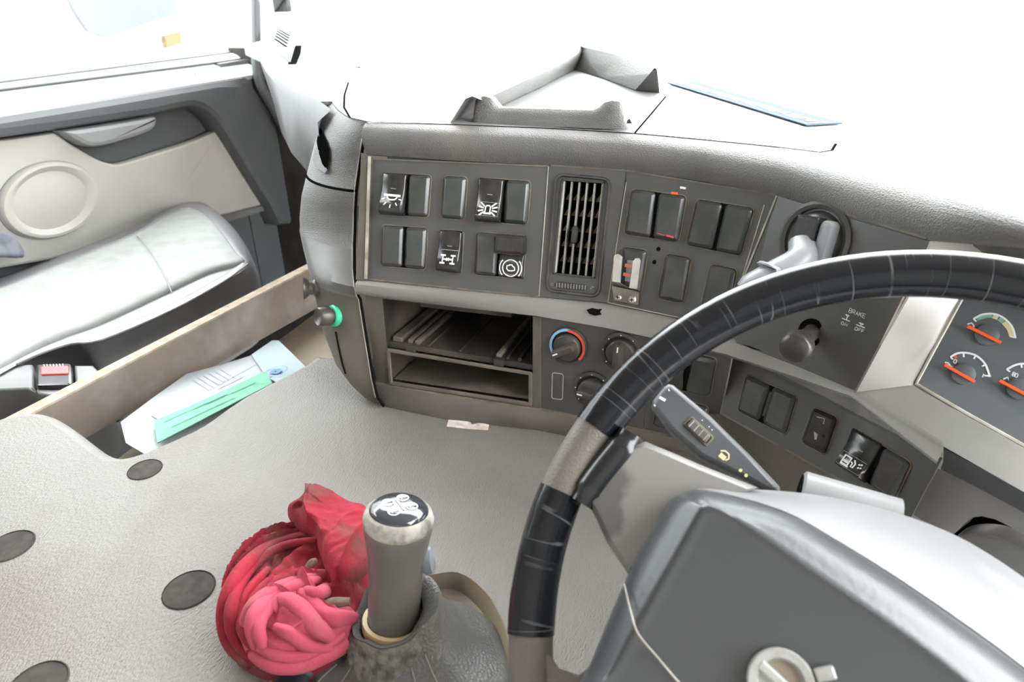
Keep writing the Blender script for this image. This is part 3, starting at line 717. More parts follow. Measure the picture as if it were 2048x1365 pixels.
W5, _, _ = well(face, [R6(1378, 766), R6(1594, 806), R6(1520, 1170), R6(1296, 1110)]); rim(W5, pb); blank(IN(W5), pb)
for p in (R6(993, 663), R6(963, 760)):
    mb = MB(); a_, t_ = face.solve(*p); n_ = face.normal(a_, t_); mb.lathe(face(*p), n_, [(.0022, .0002), (.0016, .0008), (.0012, .0004), (.0003, .0004)], 12); mb.build('screw_hole', 'seam_dark', pb)
lines('panel_edge', 'worn_lit_edge', pb, [(R6(755, 168), R6(617, 1060), .0009, .0006), (R6(617, 1062), R6(1250, 1195), .0009, .0006), (R6(1782, 335), R6(1610, 900), .001, .0006)], None)
lines('dust_line', 'dust_edge', dash, [(R6(195, 40), R6(752, 80), .0016, .0008), (R6(752, 80), R6(1870, 262), .0016, .0008), (R8(450, -25), R8(1385, 262), .0018, .001)], None)
lines('plate_edge', 'worn_lit_edge', dash, [(R6(1875, 266), R6(1620, 900), .0016, .001)], None)
mb = MB(); mb.stroke([face(*R6(1155, 205), .0006), face(*R6(1198, 212), .0006)], .0022, W1.n); mb.build('paint_fleck', 'white_print', pb)
mb = MB(); mb.stroke([face(*R6(1090, 246), .0012), face(*R6(1140, 252), .0012)], .0024, W1.n); mb.build('paint_fleck', 'orange_needle', pb)

# metal clip screwed over the switch
clip = empty('metal_clip', face(*R6(760, 1000)), 'bent metal clip with two prongs screwed onto the switch panel', 'clip')
def cp_(x, y, w): return face(*R6(x, y), w)
n_ = face.normal(*face.solve(*R6(760, 1000)))
mb = MB(); mb.slab([cp_(672, 935, .012), cp_(862, 975, .012), cp_(858, 990, .004), cp_(850, 1078, .0035), cp_(668, 1045, .0035), cp_(670, 950, .004)], n_, .0012)
mb.build('plate', 'metal', clip)
for pts in ([(690, 715), (712, 700), (735, 702), (754, 722), (750, 760), (738, 912), (675, 905)], [(832, 752), (848, 732), (876, 730), (888, 748), (882, 800), (862, 960), (800, 950)]):
    mb = MB(); mb.slab([cp_(x, y, .013) for x, y in pts], n_, .0012, .0005); mb.build('prong', 'metal', clip)
mb = MB(); mb.slab([cp_(675, 905, .013), cp_(738, 912, .013), cp_(800, 948, .013), cp_(864, 955, .013), cp_(862, 985, .006), cp_(672, 945, .006)], n_, .0012); mb.build('bend', 'metal', clip)
for p in ((700, 1020), (806, 1040)):
    mb = MB(); mb.lathe(cp_(*p, .0035), n_, [(.0042, 0), (.0042, .0008), (.003, .002), (.0005, .0022)], 16); sc = mb.build('screw', 'metal', clip)
    c = cp_(*p, .0061); mb = MB(); mb.stroke([c + e_u * .002, c - e_u * .002], .0009, n_); mb.stroke([c + e_v * .002, c - e_v * .002], .0009, n_); mb.build('screw_slot', 'seam_dark', sc)
mb = MB(); mb.slab([cp_(775, 745, .008), cp_(822, 750, .008), cp_(800, 910, .008), cp_(758, 900, .008)], n_, .004, .001); st_ = mb.build('spring_core', 'lever_light', clip)
mb = MB(); mb.stroke([cp_(790, 775, .0085), cp_(786, 800, .0085)], .008, n_); mb.stroke([cp_(778, 842, .0085), cp_(772, 866, .0085)], .008, n_); mb.build('orange_band', 'red_orange', st_)

# plate carrying the hand brake controls
CQ = [R6(1875, 266), (1858, 482), (1709, 784), (1478, 690)]
mb = MB(); face.patch(mb, [(1553, 391), (1700, 437), (1590, 734), (1472, 688)], 4, 4, 0, .005); face.patch(mb, [(1700, 437), (1860, 483), (1712, 785), (1590, 734)], 4, 4, 0, .005)
pc = mb.build('brake_plate', 'fascia', dash)
sn = face.normal(*face.solve(1628, 480)); so = face(1630, 481)
eu = Vector((1, -.35, 0)); eu = (eu - sn * eu.dot(sn)).normalized(); ev = sn.cross(eu)
if ev.z > 0: ev = -ev
tb = empty('trailer_brake', so - dash.location); tb.parent = dash; tb['label'] = 'grey hand lever in a round socket'
mb = MB(); mb.lathe(so, sn, [(.034, .0), (.034, .003), (.031, .0048), (.028, .003), (.0275, -.006), (.001, -.006)], 40); mb.build('socket_ring', 'fascia', tb)
mb = MB(); mb.lathe(so - sn * .012, sn, [(.0275, .004), (.026, .012), (.022, .019), (.015, .0235), (.006, .0255), (.0005, .026)], 32); mb.build('socket_ball', 'switch_blank', tb)
blk = so + sn * .012
mb = MB(); mb.box(blk - ev * .004, eu * .0105, ev * .016, sn * .008, bev=.002); mb.build('lever_block', 'switch_black', tb)
mb = MB(); mb.box(blk + eu * .0165, eu * .0065, ev * .019, sn * .006, bev=.005); mb.build('block_cheek', 'lever_light', tb)
hp = [blk + ev * .004 + sn * .004, WP(1600, 520, so + sn * .03, sn), WP(1545, 555, so + sn * .05, sn), WP(1490, 590, so + sn * .065, sn)]
mb = MB(); mb.tube(catmull(hp, 4), [.012, .012, .012, .0125, .013, .013, .0135, .014, .014, .0145, .015, .015, .012], 14, flat=.8); mb.build('lever_arm', 'lever_light', tb)
pr = [WP(*R8(*p), so + sn * .06, sn) for p in [(360, 470), (300, 432), (235, 415), (212, 428), (235, 450), (300, 470), (360, 500)]]
mb = MB(); mb.slab(pr, sn, .006, .002); mb.build('lever_trigger', 'lever_light', tb)
# parking brake knob
ko = face(*R8(598, 905)); kn = face.normal(*face.solve(*R8(598, 905))); kb = empty('parking_brake', ko - dash.location); kb.parent = dash; kb['label'] = 'round parking brake pull knob'
tip = WP(*R8(485, 1010), ko + kn * .045, kn); ka = (tip - ko).normalized()
mb = MB(); mb.lathe(ko, kn, [(.0125, .0003), (.011, .0005), (.0005, .0004)], 24); mb.build('knob_hole', 'black_void', kb)
mb = MB(); mb.lathe(ko - ka * .01, ka, [(.0075, 0), (.0075, .03), (.0085, .05)], 16); mb.build('knob_stem', 'knob_dark', kb)
L = (tip - ko).length
mb = MB(); mb.lathe(ko, ka, [(.006, L - .02), (.0095, L - .017), (.0125, L - .012), (.0138, L - .005), (.0135, L), (.0118, L + .003), (.007, L + .0048), (.0005, L + .0052)], 32); mb.build('knob_head', 'knob_mid', kb)
# BRAKE ON OFF print
tq = face.quad(R8(862, 740), R8(972, 782), R8(962, 812), R8(852, 770)); mb = MB()
def tmap(x, y): return tq(x, y, .0006)
text(mb, 'BRAKE', tmap, 0, 0, .15, .9, .06, .00042, tq.n)
q1 = face.quad(R8(806, 828), R8(848, 842), R8(844, 866), R8(802, 852)); text(mb, 'ON', lambda x, y: q1(x, y, .0006), .02, .1, .38, .8, .2, .00042, q1.n)
q2 = face.quad(R8(900, 864), R8(962, 886), R8(956, 912), R8(892, 890)); text(mb, 'OFF', lambda x, y: q2(x, y, .0006), .02, .1, .25, .8, .11, .00042, q2.n)
def fp(x, y): return face(*R8(x, y), .0006)
mb.stroke([fp(808, 808), fp(862, 830)], .0008, q1.n); mb.stroke([fp(838, 818), fp(846, 796)], .0009, q1.n); mb.stroke([fp(832, 782), fp(858, 792)], .0007, q1.n); mb.stroke([fp(835, 785), fp(846, 797), fp(857, 793)], .0006, q1.n)
mb.stroke([fp(905, 852), fp(965, 874)], .0008, q2.n); mb.stroke([fp(924, 838), fp(956, 850)], .0007, q2.n); mb.stroke([fp(932, 844), fp(940, 858), fp(950, 850)], .0006, q2.n)
mb.build('brake_lettering', 'white_print', pc)

# trim strip under the upper panels
tt = trim_t + [trim_t[-1] + Vector((.004, -.006, 0))]
mb = MB(); rws = []
for a, b in zip(trim_t, trim_l):
    out = Vector((0, -1, 0)) if a.x < -.03 else Vector((-.25, -.8, .55))
    m_ = (a + b) / 2
    k_ = 1 if a.x < -.03 else .45
    rws.append([a + Vector((0, .006, .002)), a + out * .003 * k_, a + out * .006 * k_ - Vector((0, 0, .002)), m_ + out * .0075 * k_, b + out * .006 * k_ + Vector((0, 0, .002)), b + out * .002 * k_, b + Vector((0, .012, 0))])
mb.grid([list(r) for r in zip(*rws)]); mb.add(rws[-1], [tuple(range(7))]); mb.add(rws[0], [tuple(range(7))[::-1]])
ts = mb.build('trim_strip', 'trim_grey', dash, sharp=50)
c_ = face(*R7(512, 100)); a_ = rws[3]
def tri(px, py, w=.0): return WP(px, py, rws[3][3], Vector((-.05, -1, .1)).normalized()) - Vector((0, .0009, 0))
mb = MB(); mb.poly([tri(*R7(*p)) for p in [(458, 72), (500, 58), (545, 68), (575, 64), (560, 88), (572, 108), (520, 116), (478, 100)]]); mb.build('paint_chip', 'seam_dark', ts)
mb = MB(); mb.poly([WP(*R8(*p), (trim_t[5] + trim_t[6]) / 2 + Vector((-.002, -.0065, 0)), Vector((-.4, -.9, .3)).normalized()) for p in [(120, 985), (180, 1000), (270, 1035), (200, 1020)]]); mb.build('paint_chip', 'seam_dark', ts)

# ---- lower face: storage bin, climate panel
lowp = [(748, 762), (900, 788), (1081, 816), (1215, 844), (1354, 872), (1440, 890)]
low = [W(*p, .557) for p in lowp]; lface = Ruled(trim_l[:6], low)
binp = empty('storage_bin', lface(*R5(1250, 700)) - dash.location); binp.parent = dash; binp['label'] = 'open two-tier storage slot'
BO = [R5(560, 262), R5(1868, 425), R5(1866, 1108), R5(648, 935)]; BI = [R5(690, 288), R5(1808, 418), R5(1808, 1085), R5(745, 925)]
mb = MB(); lface.ring(mb, BO, BI, .001, 0, 3); mb.build('bin_frame', 'fascia_warm', binp)
iq = lface.quad(*BI); dv_ = Vector((0, .17, -.012))
def bi(u, v, d): return iq(u, v) + dv_ * d
c4 = [(0, 0), (1, 0), (1, 1), (0, 1)]
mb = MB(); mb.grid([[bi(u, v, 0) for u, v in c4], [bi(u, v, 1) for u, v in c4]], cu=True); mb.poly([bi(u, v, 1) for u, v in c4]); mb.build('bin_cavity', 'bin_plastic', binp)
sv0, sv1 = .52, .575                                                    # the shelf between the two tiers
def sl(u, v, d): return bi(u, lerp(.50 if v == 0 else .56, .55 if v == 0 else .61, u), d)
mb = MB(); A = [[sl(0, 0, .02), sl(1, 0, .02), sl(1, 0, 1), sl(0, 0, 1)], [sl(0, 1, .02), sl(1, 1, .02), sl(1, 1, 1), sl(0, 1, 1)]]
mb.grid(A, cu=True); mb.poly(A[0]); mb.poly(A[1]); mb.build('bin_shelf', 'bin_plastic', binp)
for u, w_, h_ in ((.06, .012, .006), (.15, .006, .005), (.2, .006, .005), (.28, .003, .002), (.5, .003, .002), (.76, .006, .005), (.82, .003, .003), (.9, .004, .004)):
    mb = MB(); a = sl(u, 0, .04); b = sl(u, 0, .95); m_ = (a + b) / 2; d = (sl(1, 0, .5) - sl(0, 0, .5)).normalized()
    mb.box(m_ + Vector((0, 0, h_ / 2)), d * w_ / 2, (b - a) / 2, (0, 0, h_ / 2), bev=.001); mb.build('shelf_rib', 'bin_dust' if w_ > .005 else 'bin_plastic', binp)
for u in (.18, .78):
    mb = MB(); mb.box(sl(u, 0, .01) + Vector((0, -.002, -.001)), (.006, 0, 0), (0, .004, 0), (0, 0, .004), bev=.001); mb.build('shelf_catch', 'bin_plastic', binp)
mb = MB(); z_ = .006; mb.poly([bi(.02, 1, .02) + Vector((0, 0, z_)), bi(.98, 1, .02) + Vector((0, 0, z_)), bi(.98, 1, .97) + Vector((0, 0, z_)), bi(.02, 1, .97) + Vector((0, 0, z_))]); mb.build('bin_floor', 'bin_dust', binp)
mb = MB(); fr_ = [sl(0, 1, -.01), sl(1, 1, -.01), bi(1, 1, -.01), bi(0, 1, -.01)]; fq = Quad(*fr_); fq.frame(mb, .003, .005, .002); mb.build('tier_frame', 'bin_dust', binp)
mb = MB(); mb.box((bi(.1, .0, .45) + bi(.9, .12, .45)) / 2 + Vector((0, 0, -.0)), (iq(.62, 0) - iq(.3, 0)) / 2 * 2, (0, .05, 0), (0, 0, .006), bev=.003); mb.build('bin_rail', 'bin_plastic', binp)
# dusty lip and skirt running down to the tunnel
botp = [(768, 812), (820, 824), (900, 840), (1080, 862), (1180, 882), (1330, 905)]
bot = [W(*p, TZ + .001) for p in botp]
mb = MB(); mb.grid([low + [low[-1] + Vector((.05, -.02, 0))], [p + Vector((0, -.004, -.001)) for p in low] + [low[-1] + Vector((.05, -.024, 0))], [lerp(a, b, .5) + Vector((0, -.005, 0)) for a, b in zip(low, bot)] + [low[-1] + Vector((.05, -.03, -.012))], bot + [bot[-1] + Vector((.06, -.03, 0))]], mrow=[1, 0, 0])
mb.build('console_skirt', ['fascia_warm', 'dust_edge'], dash)

CPQ = [R7(118, 120), R7(948, 248), R7(880, 965), R7(116, 808)]
cpn = panel('climate_panel', CPQ, lface); cpn['label'] = 'heater control panel with three round knobs'
lq = lface.quad(*CPQ); ln = lq.n; lu = (lq(1, .5) - lq(0, .5)).normalized(); lv = (lu.cross(ln)); lv = lv if lv.z < 0 else -lv
def ring_print(mb, c, r, a0, a1, w, mi): mb.stroke([c + lu * x + lv * y for x, y in arc(0, 0, r, a0, a1, 20)], w, ln, mi)
def heater_knob(px, rr_, ang, colour=False):
    c = lface(*px); mb = MB()
    mb.lathe(c, ln, [(rr_ * 1.02, .0002), (rr_, .0022), (rr_ * .84, .003), (rr_ * .76, .0016), (rr_ * .72, .0012)], 40, caps=False)
    mats = ['knob_dark', 'blue_print', 'red_print', 'white_print']
    if colour:
        ring_print(mb, c + ln * .0032, rr_ * .89, 130, 275, rr_ * .13, 1); ring_print(mb, c + ln * .0033, rr_ * .86, 268, 402, rr_ * .13, 2)
    else:
        for k in range(7): 
            a = math.radians(140 + k * 42); p = c + lu * math.cos(a) * rr_ * .88 + lv * math.sin(a) * rr_ * .88 + ln * .0032
            mb.stroke([p - lu * .0007, p + lu * .0007], .0013, ln, 3)
    d = mb.build('knob_dial', mats, cpn)
    mb = MB(); k = rr_ * .7
    mb.lathe(c, ln, [(k, .001), (k, .006), (k * .93, .0085), (k * .88, .009), (.0005, .009)], 36)
    a = math.radians(ang); dx = lu * math.cos(a) + lv * math.sin(a); dy = ln.cross(dx)
    q = Quad(c - dx * k * .92 - dy * k * .3, c + dx * k * .92 - dy * k * .3, c + dx * k * .92 + dy * k * .3, c - dx * k * .92 + dy * k * .3, ln)
    q.prism(mb, .006, .02, .004, .003)
    mb.stroke([c - dx * k * .8 + ln * .0204, c - dx * k * .4 + ln * .0204], .0016, ln, 1)
    mb.build('heater_knob', ['knob_dark', 'white_print'], cpn)
u_px = (lface(*R7(475, 345)) - lface(*R7(325, 345))).length
heater_knob(R7(322, 345), .0222, -28 , True); heater_knob(R7(718, 388), .0225, 92); heater_knob(R7(505, 672), .0222, 6)
bqk = lface.quad(R7(200, 538), R7(288, 550), R7(282, 748), R7(195, 738)); mb = MB(); bqk.frame(mb, .003, .0012, .0008); mb.build('blank_cover', 'worn_lit_edge', cpn)
lines('panel_edge', 'worn_lit_edge', cpn, [(R7(118, 128), R7(116, 805), .001, .0008), (R7(948, 255), R7(886, 760), .0008, .0008)], lface)
EQ = [R7(948, 248), R7(1545, 430), R7(1445, 888), R7(880, 965)]
EQ2 = [R7(952, 250), R7(1548, 425), R7(1430, 1060), R7(884, 970)]
pe = panel('switch_panel', EQ2, lface); pe['label'] = 'switch panel behind the column stalk'
W1, a, b = well(lface, [R7(1040, 352), R7(1438, 428), R7(1384, 728), R7(985, 640)], (R7(1238, 390), R7(1186, 684))); rim(W1, pe); blank(IN(a), pe); blank(IN(b), pe)
W2, a, b = well(lface, [R7(990, 700), R7(1374, 785), R7(1330, 1050), R7(942, 935)], (R7(1180, 742), R7(1130, 990))); rim(W2, pe); blank(IN(a), pe); blank(IN(b), pe)
lines('panel_edge', 'worn_lit_edge', pe, [(R7(1545, 435), R7(1447, 885), .0012, .0008)], lface)

# ---- lower right panel with the fuel switch
dt = [W(*p, .668) for p in [(1468, 705), (1582, 746), (1702, 788), (1884, 922)]]; db = [W(*p, .607) for p in [(1440, 828), (1583, 907), (1723, 985), (1822, 1035)]]
dface = Ruled(dt, db)
pd = panel('switch_panel', [(1468, 706), (1880, 922), (1822, 1035), (1440, 828)], dface, nu=10); pd['label'] = 'switch panel below the brake plate'
W1, a, b = well(dface, [R9(150, 226), R9(514, 384), R9(430, 664), R9(82, 488)], (R9(335, 304), R9(254, 570))); rim(W1, pd); blank(IN(a), pd); blank(IN(b), pd)
W2, _, _ = well(dface, [R9(606, 446), R9(794, 530), R9(700, 802), R9(515, 702)]); rim(W2, pd)
def worn(mb, q, h):
    mb.poly([q(u, v, h + .0003) for u, v in [(.38, .58), (.55, .6), (.58, .74), (.5, .76)]], 1); mb.poly([q(u, v, h + .0003) for u, v in [(.72, .55), (.82, .54), (.84, .6), (.76, .62)]], 2); mb.stroke([q(.3, .2, h + .0003), q(.6, .16, h + .0003), q(.62, .3, h + .0003)], .0008, q.n, 1); return ['worn_lit_edge', 'seam_dark']
blank(IN(W2), pd, 'switch_black', extra=worn)
W3, a, b = well(dface, [R9(896, 600), R9(1300, 838), R9(1168, 1108), R9(792, 866)], (R9(1098, 716), R9(980, 986))); rim(W3, pd); rocker(a.sub(-.06, 0, 1, 1), pd, 'fuel'); blank(IN(b), pd)
lines('dust_line', 'dust_edge', pd, [(R9(0, 512), R9(940, 1040), .0018, .001)], dface)
kn_ = [p + Vector((0, .0, -.0)) for p in db]
mb = MB(); mb.grid([[low[-2] + Vector((.0, -.004, .03))] + db, [low[-2] + Vector((0, .0, -.02))] + [p + Vector((0, .015, -.06)) for p in db], [low[-2] + Vector((0, .05, -.12))] + [p + Vector((0, .07, -.2)) for p in db]]); mb.build('knee_panel', 'fascia_warm', dash, sharp=60)
# grey lower cover round the column with its opening
gc = [W(*p, .63) for p in [R9(1462, 880), R9(1760, 1020), R9(2048, 1185), R9(2500, 1440)]]; gb = [W(*p, .575) for p in [R9(1285, 1190), R9(1450, 1240), R9(1600, 1300), R9(1900, 1500)]]
gq = Ruled(gc, gb)
mb = MB(); hole = [R9(1565, 1330), R9(1620, 1262), R9(1690, 1214), R9(1760, 1206), R9(1850, 1226), R9(1960, 1280), R9(2080, 1350), R9(2250, 1460)]
outer = [R9(1285, 1190), R9(1350, 1075), R9(1462, 880), R9(1640, 962), R9(1760, 1020), R9(1900, 1100), R9(2048, 1185), R9(2350, 1355)]
go = gc[0]; gn = (gc[2] - gc[0]).cross(gb[0] - gc[0]).normalized(); gn = gn if gn.dot(EYE - go) > 0 else -gn
H_ = [WP(*p, go, gn) for p in hole]; O_ = [WP(*p, go, gn) for p in outer]
mb.grid([O_, [lerp(a, b, .5) + gn * .003 for a, b in zip(O_, H_)], H_, [p - gn * .03 for p in H_]]); mb.grid([O_, [p - gn * .03 for p in O_]]); mb.build('column_cover', 'cover_grey', dash, sharp=50)
mb = MB(); mb.poly([WP(*p, go - gn * .028, gn) for p in hole + [(2300, 1300), (2050, 1180), (1930, 1095)]]); mb.build('column_opening', 'black_void', dash)

# ---- instrument cluster
G0 = W(1826, 771, .692); GN = Vector((-.1, -.83, .55)).normalized()
def gp(px, py, h=0): return WP(px, py, G0, GN) + GN * h
clu = empty('instrument_cluster', G0 - dash.location); clu.parent = dash; clu['label'] = 'gauge cluster behind the steering wheel'
gl = [(1826, 771), (1922, 600), (1968, 515), (2200, 540), (2500, 640), (2450, 1125), (2048, 897)]
mb = MB(); mb.slab([gp(*p) for p in gl], GN, .004); mb.build('gauge_face', 'gauge_face', clu)
mb = MB(); mb.poly([gp(*p, .010) for p in gl]); mb.build('gauge_glass', 'gauge_glass', clu)
el = [face(*p, .0015) for p in [(1709, 785), (1760, 690), (1815, 595), (1862, 483)]]; gi = [gp(*p, .011) for p in [(1824, 772), (1868, 692), (1918, 600), (1972, 500)]]
mb = MB(); mid = [lerp(a, b, .82) + GN * .003 for a, b in zip(el, gi)]; mb.grid([el, [lerp(a, b, .04) + GN * .002 for a, b in zip(el, gi)], mid, gi]); mb.build('bezel_side', 'trim_grey', clu, sharp=25)
eb = [el[0]] + [W(*p, .68) for p in [(1722, 808), (1800, 846), (1886, 893), (2048, 985)]] + [W(2300, 1130, .68)]; gbm = [gp(*p, .011) for p in [(1824, 772), (1850, 788), (1920, 826), (1990, 866), (2048, 899), (2450, 1127)]]
mb = MB(); mb.grid([eb, [lerp(a, b, .86) + Vector((0, 0, .002)) for a, b in zip(eb, gbm)], gbm]); mb.build('bezel_sill', 'trim_grey', clu, sharp=30)
mb = MB(); mb.tube([gp(*p, .0115) for p in [(1960, 515), (1918, 600), (1868, 692), (1827, 770), (1920, 825), (2048, 897), (2300, 1045)]], .0016, 6); mb.build('glass_gasket', 'worn_lit_edge', clu)
he = [W(1860, 483, .82), W(1866, 470, .822), W(1880, 458, .822), W(1960, 474, .82), top[8], top[9], top[10]]
hb = [gp(1945, 545), gp(1950, 530), gp(1960, 520), gp(2000, 522), gp(2100, 532), gp(2300, 580), gp(2500, 640)]
mb = MB(); mb.grid([he, [lerp(a, b, .3) + Vector((0, 0, -.003)) for a, b in zip(he, hb)], hb]); mb.build('cluster_hood', 'fascia', clu, sharp=60)
ds = [W(*R9(*p), .672) for p in [(1500, 742), (1760, 880), (2048, 1042), (2500, 1290)]]; ds2 = [W(*R9(*p), .64) for p in [(1478, 884), (1740, 1015), (2048, 1182), (2500, 1430)]]
mb = MB(); mb.grid([[p + Vector((0, .02, .004)) for p in ds], ds, [lerp(a, b, .5) + Vector((0, -.004, 0)) for a, b in zip(ds, ds2)], ds2]); mb.build('lower_band', 'stalk_grey', clu)
rx = [gp(2500, 640, .011), gp(2475, 880, .011), gp(2450, 1125, .011)]; ro = [p + Vector((.05, -.05, .0)) for p in rx]
mb = MB(); mb.grid([rx, [lerp(a, b, .2) + GN * .002 for a, b in zip(rx, ro)], ro, [p + Vector((.02, .1, 0)) for p in ro]]); mb.build('bezel_side', 'trim_grey', clu, sharp=30)
mb = MB(); rt = [top[9] + Vector((.06, .02, -.002)), top[10], Vector((XR, top[10].y, top[10].z))]; mb.grid([[p + Vector((0, .0, 0)) for p in rt], [p + Vector((0, .02, -.13)) for p in rt], [p + Vector((0, .0, -.15)) for p in rt], [p + Vector((0, .1, -.42)) for p in rt]], mrow=[0, 1, 0]); mb.build('outer_fascia', ['fascia', 'trim_grey'], dash)
def gauge(name, arcpts, needle, hub, ticks, colours=(), lab=None):
    mb = MB(); pl = catmull([gp(*R8(*p), .0006) for p in arcpts], 6); mb.stroke(pl, .0016, GN, 0)
    for a, b in ticks: mb.stroke([gp(*R8(*a), .0006), gp(*R8(*b), .0006)], .0013, GN, 0)
    for pts, w_, mi in colours: mb.stroke(catmull([gp(*R8(*p), .0005) for p in pts], 4), w_, GN, mi)
    d = mb.build('gauge_scale', ['white_print', 'green_print', 'yellow_print', 'red_print'], clu)
    a, b = gp(*R8(*needle[0]), .005), gp(*R8(*needle[1]), .005); m_ = (a + b) / 2; d_ = (b - a) / 2; s_ = GN.cross(d_.normalized())
    mb = MB(); mb.lathe(gp(*R8(*hub)), GN, [(.009, .0004), (.0088, .0025), (.008, .003), (.0005, .003)], 24); mb.build('needle_hub', 'gauge_face', clu)
    mb = MB(); mb.box(m_, d_, s_ * .0013, GN * .0008, bev=.0004); mb.build('gauge_needle', 'orange_needle', clu)
gauge('pressure', [(1702, 814), (1760, 785), (1835, 779), (1905, 806), (1965, 868), (1988, 945)], ((1650, 868), (1878, 982)), (1790, 925), [((1702, 814), (1722, 832)), ((1988, 942), (1950, 932))],
      [([(1725, 812), (1790, 792), (1830, 793)], .0035, 1), ([(1835, 795), (1870, 808)], .0035, 2), ([(1875, 812), (1905, 835)], .0035, 1), ([(1908, 838), (1945, 882), (1962, 930)], .0035, 2)])
gauge('fuel', [(1543, 1075), (1590, 1050), (1650, 1045), (1720, 1065), (1780, 1120), (1815, 1210)], ((1494, 1130), (1702, 1247)), (1630, 1190), [((1545, 1075), (1562, 1090)), ((1634, 1047), (1636, 1075)), ((1715, 1065), (1705, 1088)), ((1785, 1125), (1760, 1138)), ((1818, 1205), (1775, 1200))],
      [([(1568, 1070), (1588, 1066)], .004, 3)])
gauge('temperature', [(1928, 1160), (1985, 1130), (2048, 1120), (2110, 1140), (2170, 1200)], ((1865, 1236), (2080, 1350)), (2010, 1290), [((1930, 1160), (1952, 1175)), ((2028, 1122), (2032, 1148))])
mb = MB()
def gq4(x, y, w, h): return Quad(gp(*R8(x, y), .0006), gp(*R8(x + w, y + w * .45), .0006), gp(*R8(x + w - h * .4, y + w * .45 + h), .0006), gp(*R8(x - h * .4, y + h), .0006))
q = gq4(1572, 1085, 20, 28); text(mb, '0', q, .1, .1, .8, .8, 0, .0007, GN); q = gq4(1762, 1182, 22, 28); text(mb, '1', q, .1, .1, .8, .8, 0, .0008, GN); q = gq4(1972, 1172, 38, 30); text(mb, '80', q, .05, .1, .4, .8, .12, .0007, GN)
for pts in ([(1660, 850), (1690, 842), (1706, 862), (1690, 885), (1664, 876)], [(1506, 1110), (1530, 1115), (1545, 1135), (1570, 1142)], [(1510, 1125), (1535, 1132)], [(1905, 1225), (1935, 1212), (1945, 1240), (1925, 1262)]): mb.stroke([gp(*R8(*p), .0006) for p in pts], .0012, GN)
mb.build('gauge_symbols', 'white_print', clu)

# ---- things set into the end cap: heater knob, socket, grab slot
def capnormal(px, py, z):
    p = W(px, py, z); return p
kc, ka = strike(capt, 668, 632); ka = (ka + Vector((-.35, -.1, .1))).normalized()
kn = empty('side_knob', kc - dash.location); kn.parent = dash; kn['label'] = 'knurled knob with green ring on the end cap'
mb = MB(); mb.lathe(kc, ka, [(.0135, -.006), (.0135, .002), (.012, .0035), (.010, .0035)], 28); mb.build('green_ring', 'knob_green', kn)
mb = MB(); mb.lathe(kc, ka, [(.0095, 0), (.0095, .006), (.0116, .007), (.0116, .02), (.0102, .022), (.0082, .0205), (.0005, .0185)], 56, wob=lambda q, k: 1 + (.035 * math.sin(q * 28) if k in (2, 3) else 0)); mb.build('knob_grip', 'knob_dark', kn)
kc2, ka2 = strike(capt, 630, 576); kn2 = empty('side_knob', kc2 - dash.location); kn2.parent = dash; kn2['label'] = 'dark knob with flared rim on the end cap'
ka2 = (ka2 + Vector((-.45, 0, .1))).normalized()
mb = MB(); mb.lathe(kc2, ka2, [(.012, -.012), (.012, 0), (.009, .003), (.009, .007), (.0115, .009), (.0145, .013), (.0145, .0145), (.009, .014), (.0005, .012)], 28); mb.build('knob_grip', 'knob_dark', kn2)
mb = MB(); sl_ = [strike(capt, *p, .0012) for p in [(644, 256), (650, 268), (657, 284), (662, 300), (662, 320), (658, 342), (648, 328), (641, 306), (637, 284)]]
sc_ = strike(capt, 650, 300, .003)[0]; ring_ = [p + n * .0015 for p, n in sl_]; mid_ = [lerp(p, sc_, .5) + sl_[3][1] * .001 for p in ring_]; mb.grid([ring_, mid_], cu=True); mb.add([sc_ + sl_[3][1] * .001] + mid_, [(0, 1 + i, 1 + (i + 1) % len(mid_)) for i in range(len(mid_))]); gs = mb.build('grab_slot', 'black_void', dash)
mb = MB(); mb.slab([strike(capt, *p, .0035)[0] for p in [(634, 297), (642, 302), (659, 340), (654, 350), (640, 342), (630, 324)]], sl_[3][1], .004, .001); mb.build('slot_ledge', 'dash_pad', gs)
mb = MB(); mb.tube([strike(capt, *p, .0005)[0] for p in [(672, 664), (679, 700), (686, 730), (692, 748)]], .0013, 6); mb.build('cap_joint', 'seam_dark', dash)

# printed strip lying on the ledge
sa = W(1362, 166, ZL + .001); sb = W(1649, 250, ZL + .001); sdir = (sb - sa).normalized(); sside = Vector((0, 0, 1)).cross(sdir)
ps = empty('printed_strip', (sa + sb) / 2, 'faded blue printed strip lying on the dashboard top near the windscreen', 'strip')
mb = MB(); mb.box((sa + sb) / 2 + Vector((0, 0, .0006)), sdir * (sb - sa).length / 2, sside * .022, (0, 0, .0006)); mb.build('strip_sheet', 'banner_blue', ps)
mb = MB(); n_s = 26
for k in range(n_s):
    p = lerp(sa, sb, (k + .5) / n_s) + Vector((0, 0, .0016)); h = (.010, .013, .008)[k % 3]
    mb.stroke([p - sside * h, p + sside * .004], (.010, .005, .014, .006)[k % 4], (0, 0, 1))
mb.build('strip_print', 'white_print', ps, kind='stuff')

